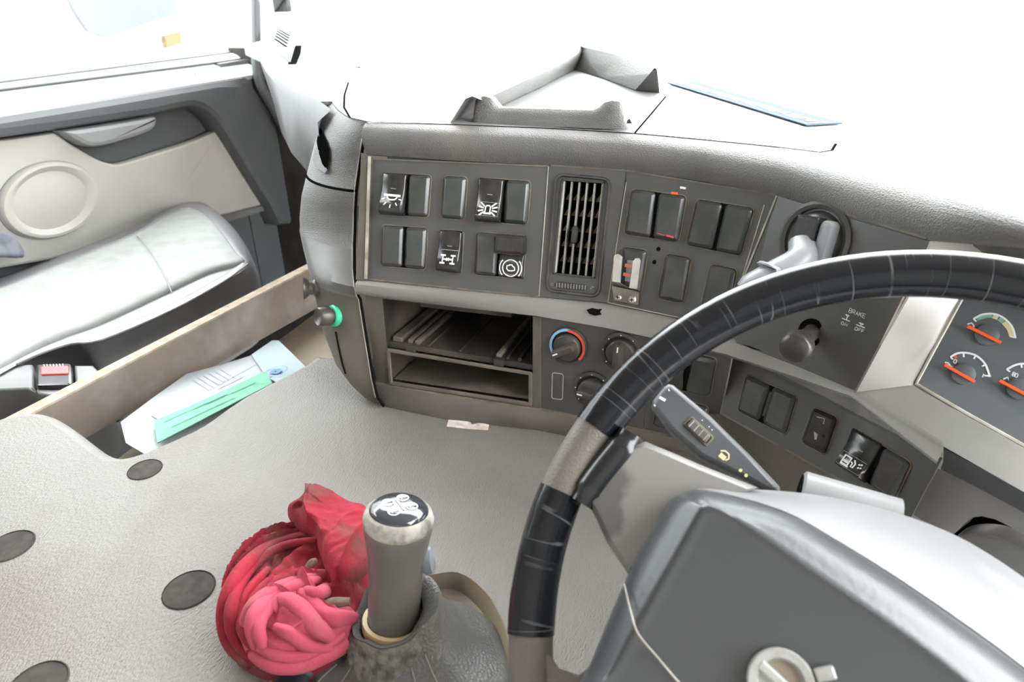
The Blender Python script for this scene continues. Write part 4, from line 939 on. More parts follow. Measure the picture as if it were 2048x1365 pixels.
# ================================================================== STEERING WHEEL
WC = Vector((.139, .3004, .6747)); WN = Vector((0, -.7192, .6948)).normalized(); WR, WT = .225, .0141
WU = (Vector((0, 0, 1)) - WN * WN.z).normalized(); WE = WU.cross(WN)
def wp(px, py, h=0): return WP(px, py, WC + WN * h, WN)
def wang(px, py):
    d = wp(px, py) - WC; return math.atan2(d.dot(WU), d.dot(WE))
def rimpt(a, phi, r): 
    rad = WE * math.cos(a) + WU * math.sin(a); return WC + rad * (WR + r * math.cos(phi)) + WN * r * math.sin(phi)
def rimarc(mb, a0, a1, r, n=None, mi=0, taper=True):
    n = n or max(8, int(abs(a1 - a0) / .05)); rows = []; uvs = []; seg = 20
    for i in range(n + 1):
        a = a0 + (a1 - a0) * i / n; rr = r * (1 if not taper or 0 < i < n else .985)
        rows.append([rimpt(a, 2 * math.pi * k / seg, rr) for k in range(seg + 1)]); uvs.append([(a * WR * 10, k / seg) for k in range(seg + 1)])
    mb.grid(rows, mi=mi, uvs=uvs)
sw = empty('steering_wheel', WC, 'worn steering wheel with black tape wrapped round its rim', 'steering wheel')
mb = MB(); rimarc(mb, -math.pi, math.pi, WT - .0004, 140, taper=False); mb.build('rim', 'wheel_leather', sw, label='grey leather rim')
aA = wang(1178, 850); aB = wang(1135, 990); aC = wang(1068, 1270)
aA = aA % (2 * math.pi); aB = aB % (2 * math.pi); aC = aC % (2 * math.pi)
mb = MB(); rimarc(mb, -.6, aA, WT + .0006); mb.build('tape_wrap', 'tape', sw, label='shiny black tape along the top of the rim')
mb = MB(); rimarc(mb, aB, aC, WT + .0006); mb.build('tape_wrap', 'tape', sw, label='shiny black tape on the lower left of the rim')
def pad(mb, px, h0, h1, k=.1, mi=0):
    o = [wp(*p, h1) for p in px]; c = sum(o, Vector()) / len(o); lo = [wp(*p, h0) for p in px]
    md = [wp(*p, h1 - (h1 - h0) * .35) for p in px]
    mb.rings([lo, md, [lerp(a, c, k * .3) - WN * 0 + (b - a) * .3 for a, b in zip(o, md)], [lerp(a, c, k) for a in o]], mi)
# left spoke
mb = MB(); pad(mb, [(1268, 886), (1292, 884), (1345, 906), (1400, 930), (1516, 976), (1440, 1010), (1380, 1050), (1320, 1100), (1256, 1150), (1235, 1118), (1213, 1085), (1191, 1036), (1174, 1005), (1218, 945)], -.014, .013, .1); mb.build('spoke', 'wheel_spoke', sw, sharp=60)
# tape over the spoke joint
jm = [wp(*p, .006) for p in [(1262, 868), (1243, 900), (1212, 938), (1184, 975), (1164, 1008)]]
mb = MB(); mb.tube(catmull(jm, 4), [.0085] * 3 + [.0105] * 11 + [.009] * 3, 14); mb.build('joint_tape', 'tape_plain', sw, sharp=70)
# lower spoke
mb = MB(); pad(mb, [(1075, 1290), (1100, 1310), (1118, 1338), (1160, 1352), (1186, 1330), (1240, 1420), (1100, 1480), (1040, 1420)], -.012, .008, .12); mb.build('spoke', 'wheel_leather', sw, sharp=60)
# hub pad
r1 = [(1412, 1016), (1440, 1020), (1520, 1070), (1611, 1135), (1809, 1271), (1931, 1365), (2010, 1450), (1990, 1600), (1700, 1680), (1350, 1600), (1185, 1420), (1222, 1345), (1286, 1227), (1350, 1115), (1398, 1028)]
r2 = [(1368, 990), (1410, 980), (1560, 1020), (1683, 1088), (1843, 1190), (2048, 1338), (2160, 1450), (2120, 1640), (1700, 1740), (1250, 1640), (1148, 1420), (1182, 1325), (1255, 1152), (1305, 1062), (1345, 1000)]
r3 = [(1385, 988), (1430, 978), (1590, 985), (1740, 1012), (1900, 1066), (2048, 1156), (2200, 1280), (2200, 1560), (1750, 1660), (1300, 1600), (1190, 1420), (1225, 1320), (1275, 1170), (1320, 1080), (1362, 1005)]
f = [catmull([wp(*p, .052) for p in r1], 4, True), catmull([wp(*p, .03) for p in r2], 4, True), catmull([wp(*p, -.022) for p in r3], 4, True)]
g1_ = [lerp(a, b, .12) + WN * .0035 - WN * 0 for a, b in zip(f[0], f[1])]
hc_ = sum(f[0], Vector()) / len(f[0])
def hr(t): return [lerp(a, b, t) + WN * .0035 * math.sin(math.pi * t ** .8) for a, b in zip(f[1], f[0])]
mb = MB(); mb.rings([[p - WN * .006 for p in f[1]], f[1], hr(.1), hr(.3), hr(.5), hr(.7), hr(.85), [lerp(p, hc_, .005) + WN * .001 for p in f[0]], [lerp(p, hc_, .06) for p in f[0]], [lerp(p, hc_, .14) for p in f[0]]], 0)
hub = mb.build('hub_pad', 'hub_pad', sw, sharp=75, label='dark grey padded hub')
mb = MB(); mb.rings([[p - WN * .03 for p in f[2]], f[2], [lerp(a, b, .5) + WN * .006 for a, b in zip(f[2], f[1])], [lerp(a, b, .985) - WN * .0005 for a, b in zip(f[2], f[1])]], cap1=False); mb.build('hub_back_cover', 'column_grey', sw, sharp=60, label='back cover of the hub, lightened for sky reflection')  # paler than the pad: sky reflection on upward faces put into the grey
mb = MB(); mb.tube(catmull([wp(*p, h) for p, h in [((1248, 1168), .040), ((1262, 1225), .052), ((1276, 1268), .056), ((1312, 1312), .054), ((1360, 1368), .0535), ((1420, 1430), .053)]], 4), .0005, 6); mb.build('hub_crack', 'worn_lit_edge', hub)
ec = wp(1560, 1364, .053); er = (wp(1628, 1364, .053) - ec).length
mb = MB(); mb.lathe(ec, WN, [(er, 0), (er, .003), (er * .96, .0042), (er * .72, .0042), (er * .68, .003), (er * .66, .0012), (.0005, .001)], 40)
d1 = (wp(1610, 1400, .053) - wp(1525, 1322, .053)).normalized(); d2 = WN.cross(d1)
mb.box(ec + WN * .0025, d1 * er * .8, d2 * er * .16, WN * .002, bev=.001)
mb.box(ec + (wp(1660, 1345, .053) - ec).normalized() * er * 1.35 + WN * .002, (wp(1660, 1345, .053) - ec).normalized() * er * .3, WN.cross((wp(1660, 1345, .053) - ec).normalized()) * er * .2, WN * .002, bev=.001)
mb.build('emblem', 'emblem', hub, label='pale metallic round emblem with a diagonal bar')
mb = MB(); mb.poly([ec + WN * .0014 + (d1 * math.cos(t) + d2 * math.sin(t)) * er * .62 for t in [math.radians(a) for a in range(20, 161, 10)]] if d2.z > 0 else [ec + WN * .0014 + (d1 * math.cos(t) - d2 * math.sin(t)) * er * .62 for t in [math.radians(a) for a in range(160, 19, -10)]]); mb.build('emblem_recess', 'emblem_dark', hub)

# ================================================================== STEERING COLUMN AND STALK
col = empty('steering_column', WC - WN * .12 - Vector((0, 0, .05)), 'grey steering column housing with a light stalk, behind the wheel', 'steering column')
colc = [WC - WN * h + WE * .03 - WU * .045 for h in (.06, .1, .15, .2, .26)]
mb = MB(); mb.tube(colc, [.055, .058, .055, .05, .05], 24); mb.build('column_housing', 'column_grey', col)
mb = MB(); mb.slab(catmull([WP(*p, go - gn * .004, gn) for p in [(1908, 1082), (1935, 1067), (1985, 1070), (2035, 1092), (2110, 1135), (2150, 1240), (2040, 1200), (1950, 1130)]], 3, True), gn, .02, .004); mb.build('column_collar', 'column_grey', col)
cy = wp(1640, 1000, -.06); cyd = (wp(1700, 1018, -.06) - wp(1590, 985, -.06)).normalized()
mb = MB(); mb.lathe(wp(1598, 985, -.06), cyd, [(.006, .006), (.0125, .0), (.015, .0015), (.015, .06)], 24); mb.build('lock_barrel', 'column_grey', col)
mb = MB(); mb.lathe(wp(1598, 985, -.06) - cyd * .0004, cyd, [(.0125, 0), (.0005, .002)], 20); mb.build('barrel_mouth', 'seam_dark', col)
SH = -.075
spt_ = [(1302, 812), (1306, 798), (1325, 774), (1336, 766), (1346, 768), (1420, 830), (1500, 908), (1562, 974), (1560, 1000), (1500, 965), (1400, 915), (1340, 862)]
mb = MB(); mb.slab([wp(*p, SH) for p in spt_], WN, .016, .004); stk = mb.build('stalk', 'stalk_grey', col, sharp=50, label='flat grey stalk with a thumb wheel')
q = Quad(*[wp(*R7(*p), SH + .0004) for p in [(1240, 862), (1410, 1025), (1350, 1100), (1170, 930)]], WN)
mb = MB(); q.frame(mb, .002, .002, .001); mb.build('wheel_frame', 'dust_edge', stk)
mb = MB(); q.sub(.1, .12, .9, .88).prism(mb, -.001, .0028, .0018, .0012)
for k in range(4): mb.stroke([q(.2 + .2 * k, .2, .003), q(.2 + .2 * k, .8, .003)], .0008, WN, 1)
mb.build('stalk_wheel', ['lever_grip', 'worn_lit_edge'], stk)
mb = MB()
def sp_(x, y): return wp(*R7(x, y), SH + .0005)
mb.stroke([sp_(1000, 725), sp_(1045, 750)], .0022, WN, 1); mb.stroke([sp_(1068, 665), sp_(1075, 680)], .001, WN, 1); mb.stroke([sp_(960, 780), sp_(970, 792)], .001, WN, 1)
mb.stroke([sp_(*p) for p in [(1455, 1125), (1490, 1125), (1518, 1150), (1515, 1185), (1490, 1195)]], .0012, WN, 0); mb.stroke([sp_(1448, 1150), sp_(1490, 1185)], .0036, WN, 0)
for p in ((1604, 1270), (1645, 1308)): mb.poly([sp_(p[0] + 14 * math.cos(t), p[1] + 14 * math.sin(t)) for t in [k * .7 for k in range(9)]], 0)
for p in ((1318, 897), (1370, 945), (1392, 968)): mb.poly([sp_(p[0] + 5 * math.cos(t), p[1] + 5 * math.sin(t)) for t in [k * .7 for k in range(9)]], 1)
mb.build('stalk_print', ['yellow_print', 'white_print'], stk)

# ================================================================== GEAR LEVER
LB = W(787, 1240, .565); LT = W(798, 1020, .662); la = (LT - LB).normalized(); LL = (LT - LB).length
gl_ = empty('gear_lever', Vector((LB.x, LB.y, .51)), 'worn gear lever with printed top standing in a torn leather boot', 'gear lever')
lx = Vector((1, .25, 0)); lx = (lx - la * lx.dot(la)).normalized(); ly = la.cross(lx)
def lring(r, h, ex=1.0, off=0, n=28, tilt=0): 
    return [LB + la * (h + math.sin(t) * tilt) + lx * (r * ex * math.cos(t) + off) + ly * r * math.sin(t) for t in [2 * math.pi * k / n for k in range(n)]]
mb = MB(); mb.rings([lring(.0185, -.02), lring(.0195, 0), lring(.0198, .03), lring(.0205, LL * .55), lring(.0222, LL * .72, 1.04), lring(.0238, LL * .86, 1.06), lring(.0238, LL * .93, 1.06)]); mb.build('grip', 'lever_grip', gl_, sharp=60)
mb = MB(); mb.rings([lring(.0241, LL * .91, 1.06, tilt=.004), lring(.0243, LL * .93, 1.06), lring(.0225, LL * .985, 1.06), lring(.019, LL * 1.0, 1.06)], cap0=False); mb.build('worn_collar', 'lever_worn', gl_, sharp=60, label='pale worn edge of the grip')
mb = MB(); mb.rings([lring(.0205, LL * .985, 1.05), lring(.0203, LL * 1.0, 1.05), lring(.018, LL * 1.0 + .0028, 1.05), lring(.01, LL + .0042, 1.05)])
pc_ = LB + la * (LL + .0050)
def kp(x, y): return pc_ + lx * x + ly * y - la * (x * x + y * y) * 4
for cx_, cy_ in ((-.0085, .0005), (-.0015, -.0095), (.0005, .009), (.009, .0)):
    mb.stroke([kp(cx_ + .0041 * math.cos(t), cy_ + .0041 * math.sin(t)) for t in [k * math.pi / 9 for k in range(18)]], .0008, la, 1, True)
    mb.poly([kp(cx_ + .0041 * math.cos(t), cy_ + .0041 * math.sin(t)) for t in [.6 + k * math.pi / 8 for k in range(9)]], 1)
    mb.stroke([kp(cx_ - .0018, cy_ - .0006), kp(cx_ - .0002, cy_ - .002)], .0006, la, 1)
mb.stroke([kp(-.004, .006), kp(.005, -.006)], .0012, la, 1)
mb.build('shift_plate', ['lever_cap', 'white_print'], gl_, sharp=50, label='black cap printed with a white gear pattern')
mb = MB(); bp_ = LB + la * LL * .55 + lx * .0235 + ly * .004; mb.lathe(bp_ - lx * .006, lx + la * .2, [(.0065, 0), (.0085, .004), (.0075, .009), (.0005, .011)], 18, sx=1.5); mb.build('range_button', 'lever_button', gl_)
mb = MB(); mb.rings([lring(.0235, -.007), lring(.0242, -.002), lring(.0235, .001), lring(.02, .001)], cap0=False, cap1=False); mb.build('brass_collar', 'brass_ring', gl_)
n = 64; rngs = []
def bring(z, rl, rr__, rf, fold, cx0, cy0, ph=0):
    out = []; tl = .012 if z > .562 else (.006 if z > .545 else 0)
    for k in range(n):
        t = 2 * math.pi * k / n; c, s_ = math.cos(t), math.sin(t)
        r = (rr__ if c > 0 else rl) * c * c + rf * s_ * s_
        r *= 1 + fold * (math.sin(t * 5 + ph) * .6 + math.sin(t * 9 + ph * 2) * .4)
        out.append(Vector((cx0 + r * c, cy0 + r * s_, z + fold * .03 * math.sin(t * 3 + ph) + tl * (.75 * c + .65 * s_ - .6))))
    return out
bx, by = LB.x, LB.y
for a in [(.574, .023, .023, .023, .03, bx, by, 0), (.586, .027, .031, .028, .05, bx + .001, by, 1), (.588, .031, .036, .032, .05, bx + .001, by, 1), (.58, .034, .038, .035, .04, bx + .001, by, 1.2), (.565, .036, .04, .039, .03, bx, by, 1.5), (.55, .041, .049, .046, .04, bx, by, 2), (.537, .048, .07, .055, .07, bx, by - .004, 2.4), (.534, .055, .088, .062, .07, bx, by - .006, 2.8), (.527, .06, .098, .066, .05, bx, by - .008, 3.2), (.51, .063, .1, .07, .03, bx, by - .01, 3.5)]: rngs.append(bring(*a))
mb = MB(); mb.grid(rngs, cu=True); boot = mb.build('boot', 'leather_boot', gl_, sharp=75, label='creased dark leather boot')
mb = MB(); fr1 = [r[34:62] for r in rngs[2:6]]
def fr(i, k): 
    p = rngs[i][k % n]; return p + (p - Vector((bx, by, p.z))).normalized() * .0009
rows_ = [[fr(2, k) for k in range(38, 60)], [fr(3, k) for k in range(38, 60)], [lerp(fr(3, k), fr(4, k), (.3 + .5 * random.random()) * math.sin((k - 37) / 23 * math.pi)) for k in range(38, 60)], [lerp(fr(3, k), fr(5, k), (.55 + .4 * random.random()) * max(.02, math.sin((k - 37) / 23 * math.pi))) for k in range(38, 60)]]
mb.grid(rows_); mb.build('frayed_patch', 'leather_frayed', boot, sharp=80, label='frayed torn edge of the boot')
for k in (40, 43, 56, 59):
    mb = MB(); pth = [fr(i, k) for i in range(4, 9)]; mb.tube(catmull(pth, 3), .0007, 5); mb.build('seam_stitch', 'stitch', boot)

# ================================================================== RAGS
def remesh(o, vox, it=6):
    m = o.modifiers.new('fuse', 'REMESH'); m.mode = 'VOXEL'; m.voxel_size = vox; m.use_smooth_shade = True
    s_ = o.modifiers.new('soften', 'SMOOTH'); s_.iterations = it; s_.factor = .5
def fold(mb, pts, r, flat=.7, seg=14):
    path = catmull([W(px, py, z) for px, py, z in pts], 5); k = len(path)
    mb.tube(path, [r * (.55 + .45 * math.sin(math.pi * min(max(i / (k - 1), .06), .94)) ** .5) for i in range(k)], seg, flat=flat)
def sdist(x, y, pl):
    """signed distance to a polyline in plan; positive on its left"""
    best = 1e9; sg_ = 1
    for (ax, ay), (bx_, by_) in zip(pl[:-1], pl[1:]):
        dx, dy = bx_ - ax, by_ - ay; L2 = dx * dx + dy * dy + 1e-12; t = max(0, min(1, ((x - ax) * dx + (y - ay) * dy) / L2))
        ex, ey = x - ax - dx * t, y - ay - dy * t; d = ex * ex + ey * ey
        if d < best: best = d; sg_ = 1 if dx * (y - ay) - dy * (x - ax) > 0 else -1
    return math.sqrt(best) * sg_
def cloth(name, m, outline, centre, zb, H, edge, creases, parent=None, seed=0, tilt=(0, 0), nr=64, nt=200, wr=.0011, sag=None):
    o = catmull([W(*p, zb + H * .3) for p in outline], 8, True); k = len(o); c = W(*centre, zb + H * .5)
    cr = [([(q.x, q.y) for q in catmull([W(*p, zb + H * .7) for p in pl], 4)], A, w1, w2, wf) for pl, A, w1, w2, wf in creases]
    outp = []
    for i in range(nt):
        f_ = i / nt * k; a = o[int(f_) % k]; b = o[(int(f_) + 1) % k]; outp.append(lerp(a, b, f_ - int(f_)))
    rows_ = []
    for j in range(nr + 1):
        s_ = (j / nr) ** .8; row = []
        for i in range(nt):
            x = lerp(c.x, outp[i].x, s_); y = lerp(c.y, outp[i].y, s_)
            de = (1 - s_) * math.hypot(c.x - outp[i].x, c.y - outp[i].y)
            h = H * (1 - math.exp(-de / edge)) ** .6
            for pl, A, w1, w2, wf in cr:
                d = sdist(x, y, pl)
                e0 = min(math.hypot(x - pl[0][0], y - pl[0][1]), math.hypot(x - pl[-1][0], y - pl[-1][1])); fade = min(1, e0 / .012 + .15)
                h += A * fade * (math.exp(-d / w1) if d > 0 else math.exp(d / w2)) * min(1, de / .004)
            h += wr * (math.sin(x * 310 + math.sin(y * 170 + seed) * 2.2) * math.sin(y * 240 + seed * 2 + math.sin(x * 130) * 2)) * min(1, de / .01)
            row.append(Vector((x, y, zb + h + tilt[0] * (x - c.x) + tilt[1] * (y - c.y))))
        rows_.append(row)
    mb = MB(); rows_.append([Vector((p.x, p.y, zb - .002)) for p in rows_[-1]]); mb.grid(rows_[1:], cu=True); mb.add(rows_[1], [tuple(range(nt))])
    return mb.build(name, m, parent, sharp=80)
T_, S_ = .012, .0015
rag = cloth('red_rag', 'rag_red', [(438, 1245), (442, 1192), (468, 1135), (508, 1095), (560, 1072), (620, 1063), (668, 1072), (735, 1085), (748, 1200), (735, 1290), (640, 1338), (560, 1345), (500, 1330), (458, 1295)], (600, 1190), .532, .034, .008, [
    ([(500, 1335), (464, 1290), (452, 1235), (462, 1180), (496, 1126), (550, 1090), (630, 1075)], .012, .0035, .0012, 0),
    ([(512, 1330), (476, 1288), (466, 1235), (478, 1182), (514, 1130), (570, 1098), (640, 1086)], .011, .004, .0012, 0),
    ([(526, 1325), (492, 1284), (480, 1235), (498, 1180), (540, 1132)], .012, .008, .0014, 0),
    ([(540, 1310), (510, 1270), (504, 1232), (520, 1190), (548, 1155)], .010, .012, .0016, 0),
    ([(680, 1112), (625, 1122), (580, 1155), (548, 1192), (524, 1235)], .012, .014, .003, 0),
    ([(690, 1085), (640, 1090), (596, 1102)], .008, .010, .0014, 0),
    ([(740, 1140), (690, 1160), (656, 1200)], .018, .012, .002, 0), ([(745, 1190), (700, 1208), (655, 1212)], .014, .008, .002, 0)], seed=1, nr=90, nt=260, wr=.0014)
tag(rag, 'crumpled dirty red cloth curled beside the gear lever', 'cloth')
flap = cloth('rag_flap', 'rag_red', [(574, 1022), (594, 1004), (614, 989), (655, 990), (700, 1010), (740, 1024), (746, 1085), (742, 1125), (706, 1160), (676, 1176), (654, 1140), (640, 1105), (626, 1074), (600, 1058)], (680, 1070), .574, .014, .005, [
    ([(612, 986), (617, 1010), (612, 1035), (622, 1065), (640, 1100)], .015, .016, .0012, 0), ([(645, 996), (628, 1006), (620, 1030)], .006, .004, .0012, 0), ([(676, 1174), (690, 1135), (716, 1088), (745, 1055)], .009, .018, .003, 0), ([(745, 1035), (700, 1052), (668, 1090)], .005, .012, .003, 0), ([(578, 1024), (600, 1018), (618, 1020)], .006, .006, .002, 0)], rag, 2, nr=60, nt=170, wr=.0008)
mb = MB(); fold(mb, [(614, 1136, .582), (624, 1126, .584), (634, 1122, .584)], .0035, .7); mb.build('rag_lining', 'rag_lining', rag, label='pale torn lining')
mb = MB(); fold(mb, [(626, 1222, .578), (660, 1208, .58), (700, 1204, .58)], .0045, .8); mb.build('rag_lining', 'rag_lining', rag, label='pale torn lining')
pink = cloth('pink_rag', 'rag_pink', [(488, 1264), (494, 1218), (522, 1182), (572, 1158), (618, 1143), (648, 1152), (658, 1178), (648, 1200), (668, 1226), (716, 1228), (714, 1262), (694, 1290), (640, 1318), (590, 1335), (538, 1333), (502, 1306)], (588, 1246), .554, .022, .007, [
    ([(506, 1305), (497, 1262), (506, 1222), (540, 1190), (592, 1167), (644, 1158)], .009, .004, .0011, 0),
    ([(518, 1305), (508, 1264), (518, 1228), (550, 1201), (598, 1180), (634, 1174)], .010, .004, .0011, 0),
    ([(534, 1306), (522, 1270), (530, 1238), (556, 1218)], .011, .005, .0011, 0),
    ([(656, 1176), (642, 1194), (618, 1188), (604, 1176)], .013, .006, .0011, 0),
    ([(700, 1244), (660, 1240), (634, 1212), (612, 1184), (585, 1182)], .013, .010, .0012, 0),
    ([(690, 1284), (650, 1280), (612, 1250), (580, 1222), (550, 1216), (536, 1238)], .017, .014, .0012, 0),
    ([(660, 1302), (616, 1292), (582, 1266), (552, 1254)], .012, .008, .0012, 0),
    ([(510, 1308), (556, 1326), (620, 1322), (694, 1288)], .008, .005, .0013, 0), ([(526, 1300), (568, 1314), (630, 1308), (696, 1272)], .009, .005, .0013, 0), ([(560, 1290), (590, 1300), (640, 1294)], .007, .004, .0013, 0)], seed=3, nr=100, nt=260, wr=.0005)
tag(pink, 'pink cloth twisted into folds lying in front of the red cloth', 'cloth')
def rolls(o, m, lines_):
    me = o.data; org = o.matrix_world.translation if o.parent is None else Vector()
    tree = BVHTree.FromPolygons([tuple(v.co) for v in me.vertices], [tuple(p.vertices) for p in me.polygons])
    for pts, r, lift in lines_:
        c = catmull([strike(tree, *p)[0] for p in pts], 5); k = len(c); c = [p + Vector((0, 0, lift)) for p in c]
        mb = MB(); mb.tube(c, [r * (.45 + .55 * math.sin(math.pi * (i + .5) / k) ** .5) for i in range(k)], 12, flat=1.25); mb.build('cloth_fold', m, o, sharp=80)
rolls(pink, 'rag_pink', [([(500, 1300), (491, 1260), (500, 1220), (535, 1187), (588, 1163), (635, 1152)], .0055, -.001), ([(512, 1300), (504, 1262), (514, 1226), (548, 1198), (598, 1174), (638, 1164)], .005, .002),
    ([(528, 1300), (518, 1266), (527, 1236), (556, 1210), (596, 1190)], .005, .003), ([(628, 1152), (650, 1160), (652, 1180), (634, 1192), (612, 1186)], .006, .001), ([(545, 1226), (566, 1208), (596, 1218), (628, 1252), (660, 1278)], .0075, .001),
    ([(598, 1190), (620, 1204), (642, 1232), (672, 1240), (708, 1240)], .007, .001), ([(552, 1258), (584, 1272), (618, 1294), (660, 1300)], .005, .001), ([(504, 1308), (540, 1326), (592, 1330), (645, 1312), (696, 1284)], .006, -.001), ([(518, 1300), (560, 1316), (616, 1314), (690, 1274)], .0045, .002)])
rolls(rag, 'rag_red', [([(500, 1328), (460, 1290), (446, 1240), (456, 1184), (490, 1128), (545, 1088), (620, 1070), (668, 1078)], .006, -.002), ([(512, 1326), (474, 1286), (462, 1238), (474, 1184), (508, 1132), (566, 1096), (636, 1082)], .005, .001), ([(526, 1316), (494, 1276), (484, 1234), (500, 1186), (536, 1144)], .005, .002)])
# dark strap end under the rags
mb = MB(); mb.tube(catmull([W(*p) for p in [(575, 1395, .535), (592, 1345, .537), (630, 1312, .54), (680, 1300, .542), (705, 1310, .542)]], 4), .013, 12, flat=.5); mb.build('rubber_gaiter', 'rubber', gl_)

# ================================================================== PASSENGER SEAT
seat = empty('passenger_seat', (-1.15, .8, 0), 'light grey cloth passenger seat cushion with vinyl sides beside the door', 'seat')
ra = [(-320, 640), (0, 515), (400, 350), (790, 190), (930, 100), (1050, 42), (1130, 36), (1225, 82), (1320, 178), (1400, 290), (1450, 380), (1300, 486), (1000, 652), (600, 822), (420, 846), (250, 900), (100, 966), (-60, 1050), (-330, 1150)]
rb = [(-320, 610), (0, 480), (400, 318), (780, 165), (910, 80), (1040, 22), (1140, 14), (1250, 60), (1370, 170), (1470, 330), (1512, 520), (1350, 640), (1000, 815), (620, 992), (520, 965), (330, 960), (130, 1010), (-60, 1110), (-330, 1210)]
rf = [(-320, 660), (0, 535), (400, 372), (795, 205), (940, 118), (1055, 60), (1125, 52), (1210, 100), (1300, 195), (1380, 305), (1425, 368), (1230, 424), (980, 540), (600, 716), (400, 788), (240, 858), (90, 940), (-60, 1020), (-330, 1110)]
A_ = catmull([W(*R2(*p), .478) for p in ra], 4, True); B_ = catmull([W(*R2(*p), .412) for p in rb], 4, True); F_ = catmull([W(*R2(*p), .481) for p in rf], 4, True)
ctr = sum(A_, Vector()) / len(A_)
mb = MB(); dn = [p * 1 for p in B_]
mb.rings([[Vector((lerp(p.x, ctr.x, .06), lerp(p.y, ctr.y, .06), .3)) for p in B_], [Vector((p.x, p.y, .37)) for p in B_], B_, [lerp(a, b, .45) + Vector((0, 0, .012)) for a, b in zip(B_, A_)], A_, [lerp(p, ctr, .05) + Vector((0, 0, .004)) for p in A_], [lerp(p, ctr, .12) for p in A_]])
mb.build('cushion_sides', 'seat_vinyl', seat, sharp=70, label='grey vinyl side bolsters')
mb = MB(); mb.rings([[p - Vector((0, 0, .012)) for p in F_], F_, [lerp(p, ctr, .03) + Vector((0, 0, .006)) for p in F_], [lerp(p, ctr, .15) + Vector((0, 0, .009)) for p in F_], [lerp(p, ctr, .6) + Vector((0, 0, .006)) for p in F_]]); cu = mb.build('cushion_top', 'seat_fabric', seat, sharp=70, label='pale cloth cushion top')
mb = MB(); mb.tube([W(*R2(*p), .4905) for p in [(800, 210), (860, 275), (920, 370), (970, 460), (1005, 545)]], .0009, 6); mb.build('cushion_seam', 'seat_vinyl', cu)
mb = MB(); mb.tube([p + Vector((0, 0, .001)) for p in catmull([W(*R2(*p), .478) for p in ra[10:17]], 4)], .0022, 6); mb.build('piping', 'seat_plastic', seat)
mb = MB(); mb.box((-1.2, .75, .15), (.2, 0, 0), (0, .3, 0), (0, 0, .15), bev=.02); mb.build('seat_base', 'rubber', seat)
# backrest outside the frame, behind the cushion
mb = MB(); q = Quad(Vector((-1.42, .28, 1.15)), Vector((-.96, .28, 1.15)), Vector((-.92, .5, .48)), Vector((-1.42, .5, .48)), (0, 1, .1)); q.prism(mb, -.1, .03, .06, .03); mb.build('backrest', 'seat_fabric', seat)
R3 = zr(0, 660, .1758)
def bx3(p, z): return W(*R3(*p), z)
mb = MB(); bz = .475
tp = [(-250, 395), (370, 388), (378, 470), (385, 640), (402, 668), (838, 672), (848, 560), (842, 400), (1060, 400), (1130, 470), (1000, 600), (760, 760), (420, 720), (300, 668), (-250, 690)]
T_ = [bx3(p, bz) for p in tp]
mb.slab([T_[i] for i in (0, 1, 2, 3, 4, 12, 13, 14)], (0, 0, 1), .14, .004); mb.slab([T_[i] for i in (5, 6, 7, 8, 9, 10, 11)], (0, 0, 1), .14, .004); mb.slab([T_[i] for i in (4, 5, 11, 12)], (0, 0, 1), .14, .004)
mb.build('side_cover', 'seat_plastic', seat, sharp=50, label='grey plastic side cover beside the cushion')
bk = empty('seat_belt_buckle', bx3((620, 560), .44), 'black seat belt buckle with red release button beside the passenger seat', 'buckle')
mb = MB(); q = Quad(*[bx3(p, .477) for p in [(425, 425), (822, 412), (832, 660), (420, 672)]], (0, 0, 1)); q.prism(mb, -.05, .006, .006, .004); mb.build('buckle_body', 'switch_black', bk)
mb = MB(); q2_ = q.sub(.14, .2, .93, .56); q2_.prism(mb, .004, .0085, .003, .002); mb.build('release_button', 'buckle_red', bk, label='red release button')
for k in range(7):
    mb = MB(); mb.stroke([q(.22 + k * .09, .06, .0065), q(.24 + k * .09, .16, .0065)], .0014, q.n); mb.build('grip_ridge', 'worn_lit_edge', bk)

# ================================================================== PLANK, PAPERS, SMALL THINGS
plk = empty('wooden_plank', (-.78, .7, .42), 'dusty wooden plank on edge between the seat and the engine cover', 'plank')
def plank_pt(x, y, t): return Vector((x - .022 + .04 * (y - .49), y, lerp(.525 - .038 * (y - .49) - .07 - .03 * (y - .49), .525 - .038 * (y - .49), t)))
mb = MB(); ys = [.40 + .76 * k / 8 for k in range(9)]; xa, xb = -.79, -.77
mb.grid([[plank_pt(xa, y, 1) for y in ys], [plank_pt(xb - .0015, y, 1) for y in ys], [plank_pt(xb, y, .97) for y in ys], [plank_pt(xb, y, 0) for y in ys], [plank_pt(xa, y, 0) for y in ys]], cv=True, mrow=[1, 1, 0, 0, 0])
for y in (ys[0], ys[-1]): mb.poly([plank_pt(xa, y, 0), plank_pt(xb, y, 0), plank_pt(xb, y, 1), plank_pt(xa, y, 1)])
mb.build('board', ['wood', 'wood_edge'], plk)
mb = MB(); mb.box((-.685, .72, .405), (.08, 0, 0), (0, .42, 0), (0, 0, .008)); mb.build('side_ledge', 'tunnel_beige', tun)
PO = Vector((-.766, .68, .460)); PN = Vector((-.03, .13, 1)).normalized()
def pp(x, y, h=0): return WP(*R2(x, y), PO + PN * h, PN)
def sheet(name, pts, h, m, label, curl=.004):
    mb = MB(); mb.slab([pp(x, y, h) for x, y in pts], PN, .0012); return tag(mb.build(name, m), label, 'paper')
s1 = sheet('document', [(705, 1300), (890, 1160), (1090, 1018), (1300, 962), (1500, 900), (1560, 1000), (1600, 1080), (1300, 1300), (900, 1520), (735, 1420)], .004, 'paper_white', 'white printed sheet lying beside the plank')
mb = MB()
for k in range(6): mb.stroke([pp(1120 + k * 32, 1048 - k * 13, .0055), pp(1215 + k * 32, 1105 - k * 13, .0055)], .0012, PN)
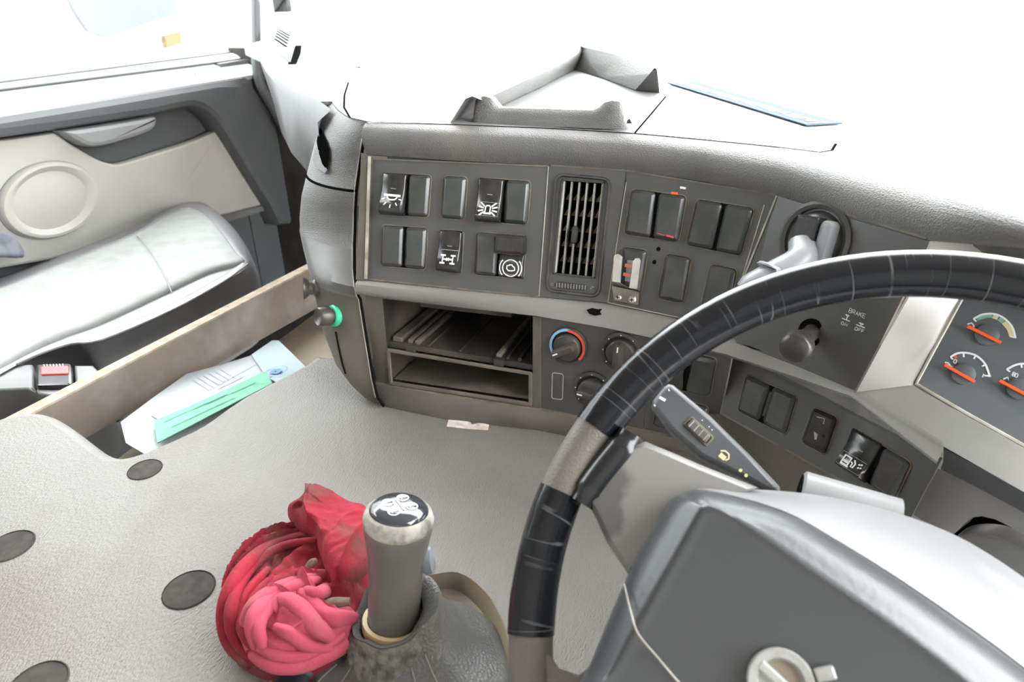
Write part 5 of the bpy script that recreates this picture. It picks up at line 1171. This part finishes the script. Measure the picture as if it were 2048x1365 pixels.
mb.stroke([pp(1210, 1115, .0055), pp(1510, 950, .0055)], .0012, PN); mb.stroke([pp(1270, 1105, .0055), pp(1420, 1030, .0055)], .0018, PN); mb.stroke([pp(885, 1255, .0055), pp(930, 1285, .0055)], .0022, PN)
mb.build('printed_lines', 'ink_grey', s1, kind='stuff')
s2 = sheet('document', [(1470, 905), (1590, 822), (1628, 822), (1700, 890), (1790, 980), (1650, 1080), (1560, 1040)], .009, 'paper_blue', 'pale blue stamped sheet at the end of the plank')
mb = MB(); c_ = pp(1612, 1002, .0115); mb.stroke([c_ + Vector((math.cos(t), math.sin(t), .16 * math.cos(t))) * .017 for t in [k * math.pi / 10 for k in range(20)]], .0014, PN, closed=True); mb.stroke([c_ + Vector((math.cos(t), math.sin(t), .16 * math.cos(t))) * .006 for t in [k * math.pi / 4 for k in range(8)]], .007, PN, closed=True); mb.build('round_stamp', 'ink_blue', s2)
s3 = sheet('green_slip', [(900, 1292), (1100, 1210), (1545, 1005), (1562, 1010), (1592, 1072), (1400, 1170), (920, 1420)], .013, 'paper_green', 'green paper slip lying on the white sheet')
mb = MB()
for (x, y, l) in ((960, 1290, 130), (1120, 1220, 200), (1150, 1250, 220), (1340, 1130, 150), (1000, 1320, 150), (1200, 1190, 130)): mb.stroke([pp(x, y, .0150), pp(x + l, y - l * .46, .0150)], .0022, PN)
mb.build('printed_lines', 'ink_green', s3, kind='stuff')
sc = [W(*p, TZ + .0015) for p in [(897, 840), (938, 843), (945, 850), (960, 845), (978, 850), (976, 860), (940, 858), (893, 853)]]
mb = MB(); mb.slab(sc, (0, 0, 1), .001); tag(mb.build('paper_scrap', 'scrap_paper'), 'torn scrap of paper on the engine cover below the console', 'paper')
mb = MB()
for k in range(4): mb.tube(catmull([WX(*R2(*p), -1.385 + .004 * k) for p in [(-200, 190 + k * 42), (0, 205 + k * 36), (70, 240 + k * 26), (140, 318 + k * 4)]], 4), [.012] * 9 + [.011, .009, .007, .004], 10, flat=.7)
cl = mb.build('folded_cloth', 'cloth_blue'); remesh(cl, .004, 4); tag(cl, 'blue grey cloth tucked between the seat and the door', 'cloth')
# outside: door mirror
mm = empty('door_mirror', WX(562, 5, -1.6), 'dark door mirror outside the passenger window', 'mirror')
mb = MB(); c_ = WX(563, 2, -1.6); mb.box(c_, (.022, .01, 0), (-.01, .03, 0), (0, 0, .034), bev=.01); mb.build('mirror_shell', 'mirror_shell', mm)
mb = MB(); mb.tube([c_, c_ + Vector((.02, -.02, .05)), c_ + Vector((.06, -.06, .2))], .008, 8); mb.build('mirror_arm', 'rubber', mm)

# trailer read from faint window shapes, added to block passenger-side sky light
tr = empty('parked_trailer', (-4.6, 1.5, -1.25), 'pale parked trailer outside the passenger window, added to cut sky light', 'trailer')
mb = MB(); mb.box((-4.9, 1.0, 1.15), (1.2, 0, 0), (0, 6.5, 0), (0, 0, 1.55), bev=.04); mb.build('trailer_body', 'trailer_side', tr)
mb = MB(); mb.slab([WX(*p, -3.66) for p in [(125, -20), (150, 25), (175, 62), (215, 78), (260, 60), (300, 45), (350, 30), (380, -20)]], (1, 0, 0), .006); mb.build('blue_panel', 'trailer_blue', tr)
mb = MB(); mb.slab([WX(*p, -3.66) for p in [(330, 72), (362, 64), (364, 88), (334, 96)]], (1, 0, 0), .03); mb.build('side_marker', 'trailer_orange', tr)
for y in (-3.2, -2.0, 4.6, 5.8):
    mb = MB(); mb.lathe((-3.95, y, -.78), (1, 0, 0), [(.48, -.3), (.5, -.2), (.5, 0), (.44, .03), (.25, .02), (.05, .06)], 28); mb.build('wheel', 'rubber', tr)
